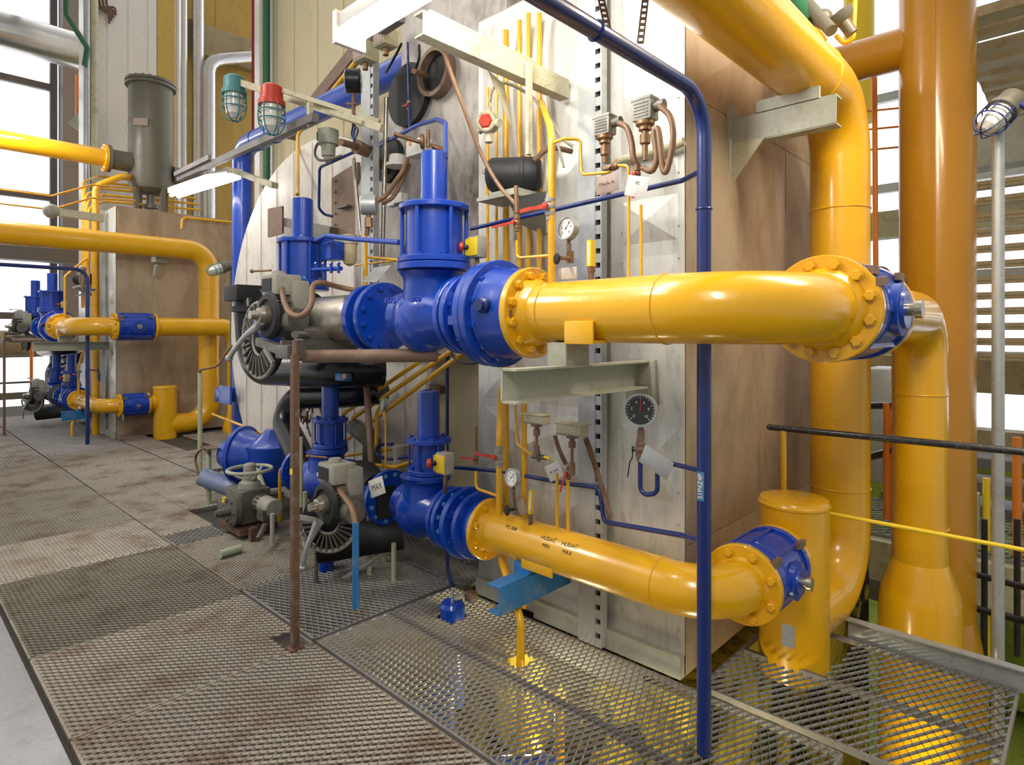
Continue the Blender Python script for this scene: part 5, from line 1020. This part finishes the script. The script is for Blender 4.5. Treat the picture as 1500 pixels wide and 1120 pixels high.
# overhead open grating platform at top right
t = thing('overhead_platform','open slatted platform seen from below at the top right','platform',(7,0,4.2))
b = MB()
for k in range(13): b.box((6.2+.36*k,-1.1,4.15),(.12 if k % 3 else .22,3.9,.08))
b.obj('slat','tan',t)
MB().box((8.3,.84,4.28),(4.4,.08,.14)).obj('joist','dkst',t); MB().box((8.3,-1.2,4.28),(4.4,.08,.14)).obj('joist','dkst',t)
tag(MB().box((7.6,-1.0,3.42),(.3,3.8,.42)).obj('edge_beam','beam'),'wide grey green beam below the slatted platform at right','beam')
tag(MB().box((9.2,-1.0,3.0),(.25,9.4,.34)).obj('stained_beam','cream'),'rust-stained cream beam crossing behind the pole lamp','beam')
tag(MB().box((9.2,1.5,1.1),(.3,9,.42)).box((9.25,1.5,.36),(.2,9,.16)).obj('platform_beam','tan'),'rusty platform beam behind the handrail at right','beam')
tag(MB().box((6.8,.4,-.60),(.15,8,.38)).obj('floor_beam','cream'),'cream floor beam with rust streaks below the handrail at right','beam')
grating(6.85,8.3,-2.6,3.6,-.37,'dark open mesh landing behind the tall yellow pipes at right','grate2',.12,.06,.02)
tag(MB().box((8.6,3.2,-1.5),(.3,5,.3)).obj('floor_beam','dkst'),'dark lower beam between the big yellow pipes','beam')
for k,(px,y0_,y1_,m_,lbl) in enumerate(((1418,720,1000,'grn','pale green lower level pipe beside the tallest riser'),(1445,700,960,'yb','thin yellow post on the lower level behind the pole'),(1490,640,900,'orng','thin orange post at the right edge'))):
    line('lower_post',lbl,'post',[W(px,y0_,X=7.0),W(px,y1_,X=7.0)],[.09,.03,.035][k],m_,0)
t = thing('lower_rail','dark railing of the lower level at the right edge','railing',W(1450,930,X=5.5))
for py in (850,900): MB().cyl(W(1395,py-18,X=5.6),W(1540,py+20,X=5.2),.022,n=10).obj('rail','bmat',t)
for px in (1400,1442,1490): MB().cyl(W(px,760,X=5.6),W(px,960,X=5.6),.02,n=10).obj('post','bmat',t)
line('orange_pipe','thin orange conduit running up past the right windows','pipe',[W(1283,420,X=6),W(1281,120,X=6),W(1278,75,X=6),W(1235,85,X=5.6)],.022,'orng',.1)
for py, lbl in ((163,'upper thin orange wire across the right windows'),(190,'middle thin orange wire across the right windows'),(220,'lower thin orange wire across the right windows')): line('wire',lbl,'cable',[W(1268,py,X=7.5),W(1330,py-6,X=7.5)],.012,'orng',0)
t = thing('hand_valve','dark valve handle poking out beside the tall yellow riser','valve',W(1305,418,X=5.1)); MB().cyl(W(1292,408,X=5.0),W(1340,416,X=5.2),.03,n=12).lathe(W(1290,405,X=5.0),(-1,0,.2),[(0,.07),(.03,.07)],16).obj('body','iron',t)
# gear above the overhead pipe at top right
t = thing('regulator','green grey regulator with a black dish, on top of the overhead pipe','valve',W(1218,60,X=3.4))
c = W(1228,22,X=3.4); MB().lathe(c,(.3,-.5,-.9),[(0,.02),(.0,.075),(.03,.06),(.05,.03),(.12,.028)],28).sph(W(1205,28,X=3.4),.05,16).cyl(W(1185,8,X=3.4),W(1218,45,X=3.3),.03,n=16).obj('body','olive',t); MB().cyl(W(1150,-12,X=3.4),W(1190,30,X=3.4),.05,n=16).obj('arm','gpipe',t)
line('impulse_pipe','slim yellow tube hooked up beside the black dish regulator','pipe',[W(1194,62,X=3.5),W(1194,12,X=3.5),W(1208,20,X=3.5)],.014,'yel',.03)
line('impulse_pipe','slim yellow tube bending below the black dish regulator','pipe',[W(1225,52,X=3.5),W(1249,78,X=3.5),W(1253,-10,X=3.5)],.012,'yel',.03)
# yellow tank and pale shapes behind
tag(MB().cyl(W(1258,180,X=8),W(1258,-140,X=8),.16,n=32).obj('tank','yb'),'bright yellow tank glimpsed behind the overhead bend','tank')
tag(MB().box(W(1300,620,X=7.5),(.5,.35,1.2),bev=.05).obj('lagged_duct','galv'),'crumpled foil lagging between the yellow pipes at right','duct')
# lower level clutter
tag(MB().box((10,.5,-1.9),(1.5,2.2,1.8)).obj('cabinet','green'),'green machine cabinet on the lower floor at right','cabinet')
# ============================================================ far burner set: the same equipment one bay (9.4 m) further along
DY = 9.4
for nm_, lb_ in (('pressure_switch','far left pressure switch on the far casing, by the far dark blue dropper'),('pressure_switch.001','far right pressure switch on the far casing, by the far dark blue dropper'),
                 ('flexible_conduit','short looping conduit on the far casing front'),('flexible_conduit.001','long looping conduit on the far casing front'),('siphon_tube','far dark blue siphon tube on the far casing front')):
    FAR.append((bpy.data.objects[nm_], lb_))
for o, lbl in FAR:
    c = copy_tree(o); c.location = o.location + V((0,DY,0)); c['label'] = lbl
# ============================================================ camera, world, view
cam = bpy.data.cameras.new('camera'); cam.sensor_fit = 'HORIZONTAL'; cam.sensor_width = 36; cam.lens = FOC/1500*36; cam.shift_y = -(560-HY)/1500
cam.clip_start = .05; cam.clip_end = 200
co = bpy.data.objects.new('camera', cam); C.objects.link(co); co.location = (0,0,H); co.rotation_euler = (PI/2,0,A0-PI/2)
sc = bpy.context.scene; sc.camera = co
w = bpy.data.worlds.new('daylight'); sc.world = w; w.use_nodes = True; N = w.node_tree.nodes; L = w.node_tree.links
bg = N['Background']; tc = N.new('ShaderNodeTexCoord'); dot = N.new('ShaderNodeVectorMath'); dot.operation = 'DOT_PRODUCT'; dot.inputs[1].default_value = (FWD.x, FWD.y, -.1)
L.new(tc.outputs['Generated'], dot.inputs[0])
rp = N.new('ShaderNodeMapRange'); rp.inputs[1].default_value = -.35; rp.inputs[2].default_value = .55; rp.inputs[3].default_value = .45; rp.inputs[4].default_value = 1.9
L.new(dot.outputs['Value'], rp.inputs[0]); L.new(rp.outputs[0], bg.inputs['Strength']); bg.inputs[0].default_value = (1,.97,.95,1)
def area(name, loc, to, sx, sy, e, col=(1,.93,.82)):
    l = bpy.data.lights.new(name,'AREA'); l.shape = 'RECTANGLE'; l.size = sx; l.size_y = sy; l.energy = e; l.color = col
    o = bpy.data.objects.new(name, l); C.objects.link(o); o.location = loc; d = V(to)-V(loc); o.rotation_euler = d.to_track_quat('-Z','Y').to_euler(); return o
area('hall_fill', (-1.5,-.5,4.6), (2.3,2.4,1.2), .5, 1.6, 120)  # added area light for highlights on the gloss, no fixture behind it
area('hall_fill', (-1.2,5.5,5.2), (2.5,6,1), .5, 1.6, 130)  # second added fill, above the walkway
area('casing_lamp', (1.55,1.7,3.02), (2.63,1.75,2.2), .12, 1.2, 22, (1,.98,.94))
for q in ((2.45,2.25,-.45),(2.35,1.2,-.5)):  # added warm points that brighten the deck under the mesh
    l = bpy.data.lights.new('under_deck_fill','POINT'); l.energy = 16; l.color = (1,.86,.5); l.shadow_soft_size = .1
    o = bpy.data.objects.new('under_deck_fill', l); C.objects.link(o); o.location = q

area('under_deck_fill', (3.4,.4,-.5), (3.6,.6,-2), .3, .6, 12, (1,.9,.5))  # added warm fill for the lower level at right
area('bay_fill', (3.0,.1,3.6), (3.0,1.3,1.6), .3, 1.0, 45, (1,.85,.6))  # added warm fill to brighten the yellow pipes at right
area('far_fill', (1.0,11,4.5), (2.6,11,1.5), .4, 1.5, 60, (1,.97,.92))  # added fill for the far burner set, without a fixture
sc.view_settings.view_transform = 'Standard'; sc.view_settings.look = 'None'; sc.view_settings.exposure = 0; sc.view_settings.gamma = 1
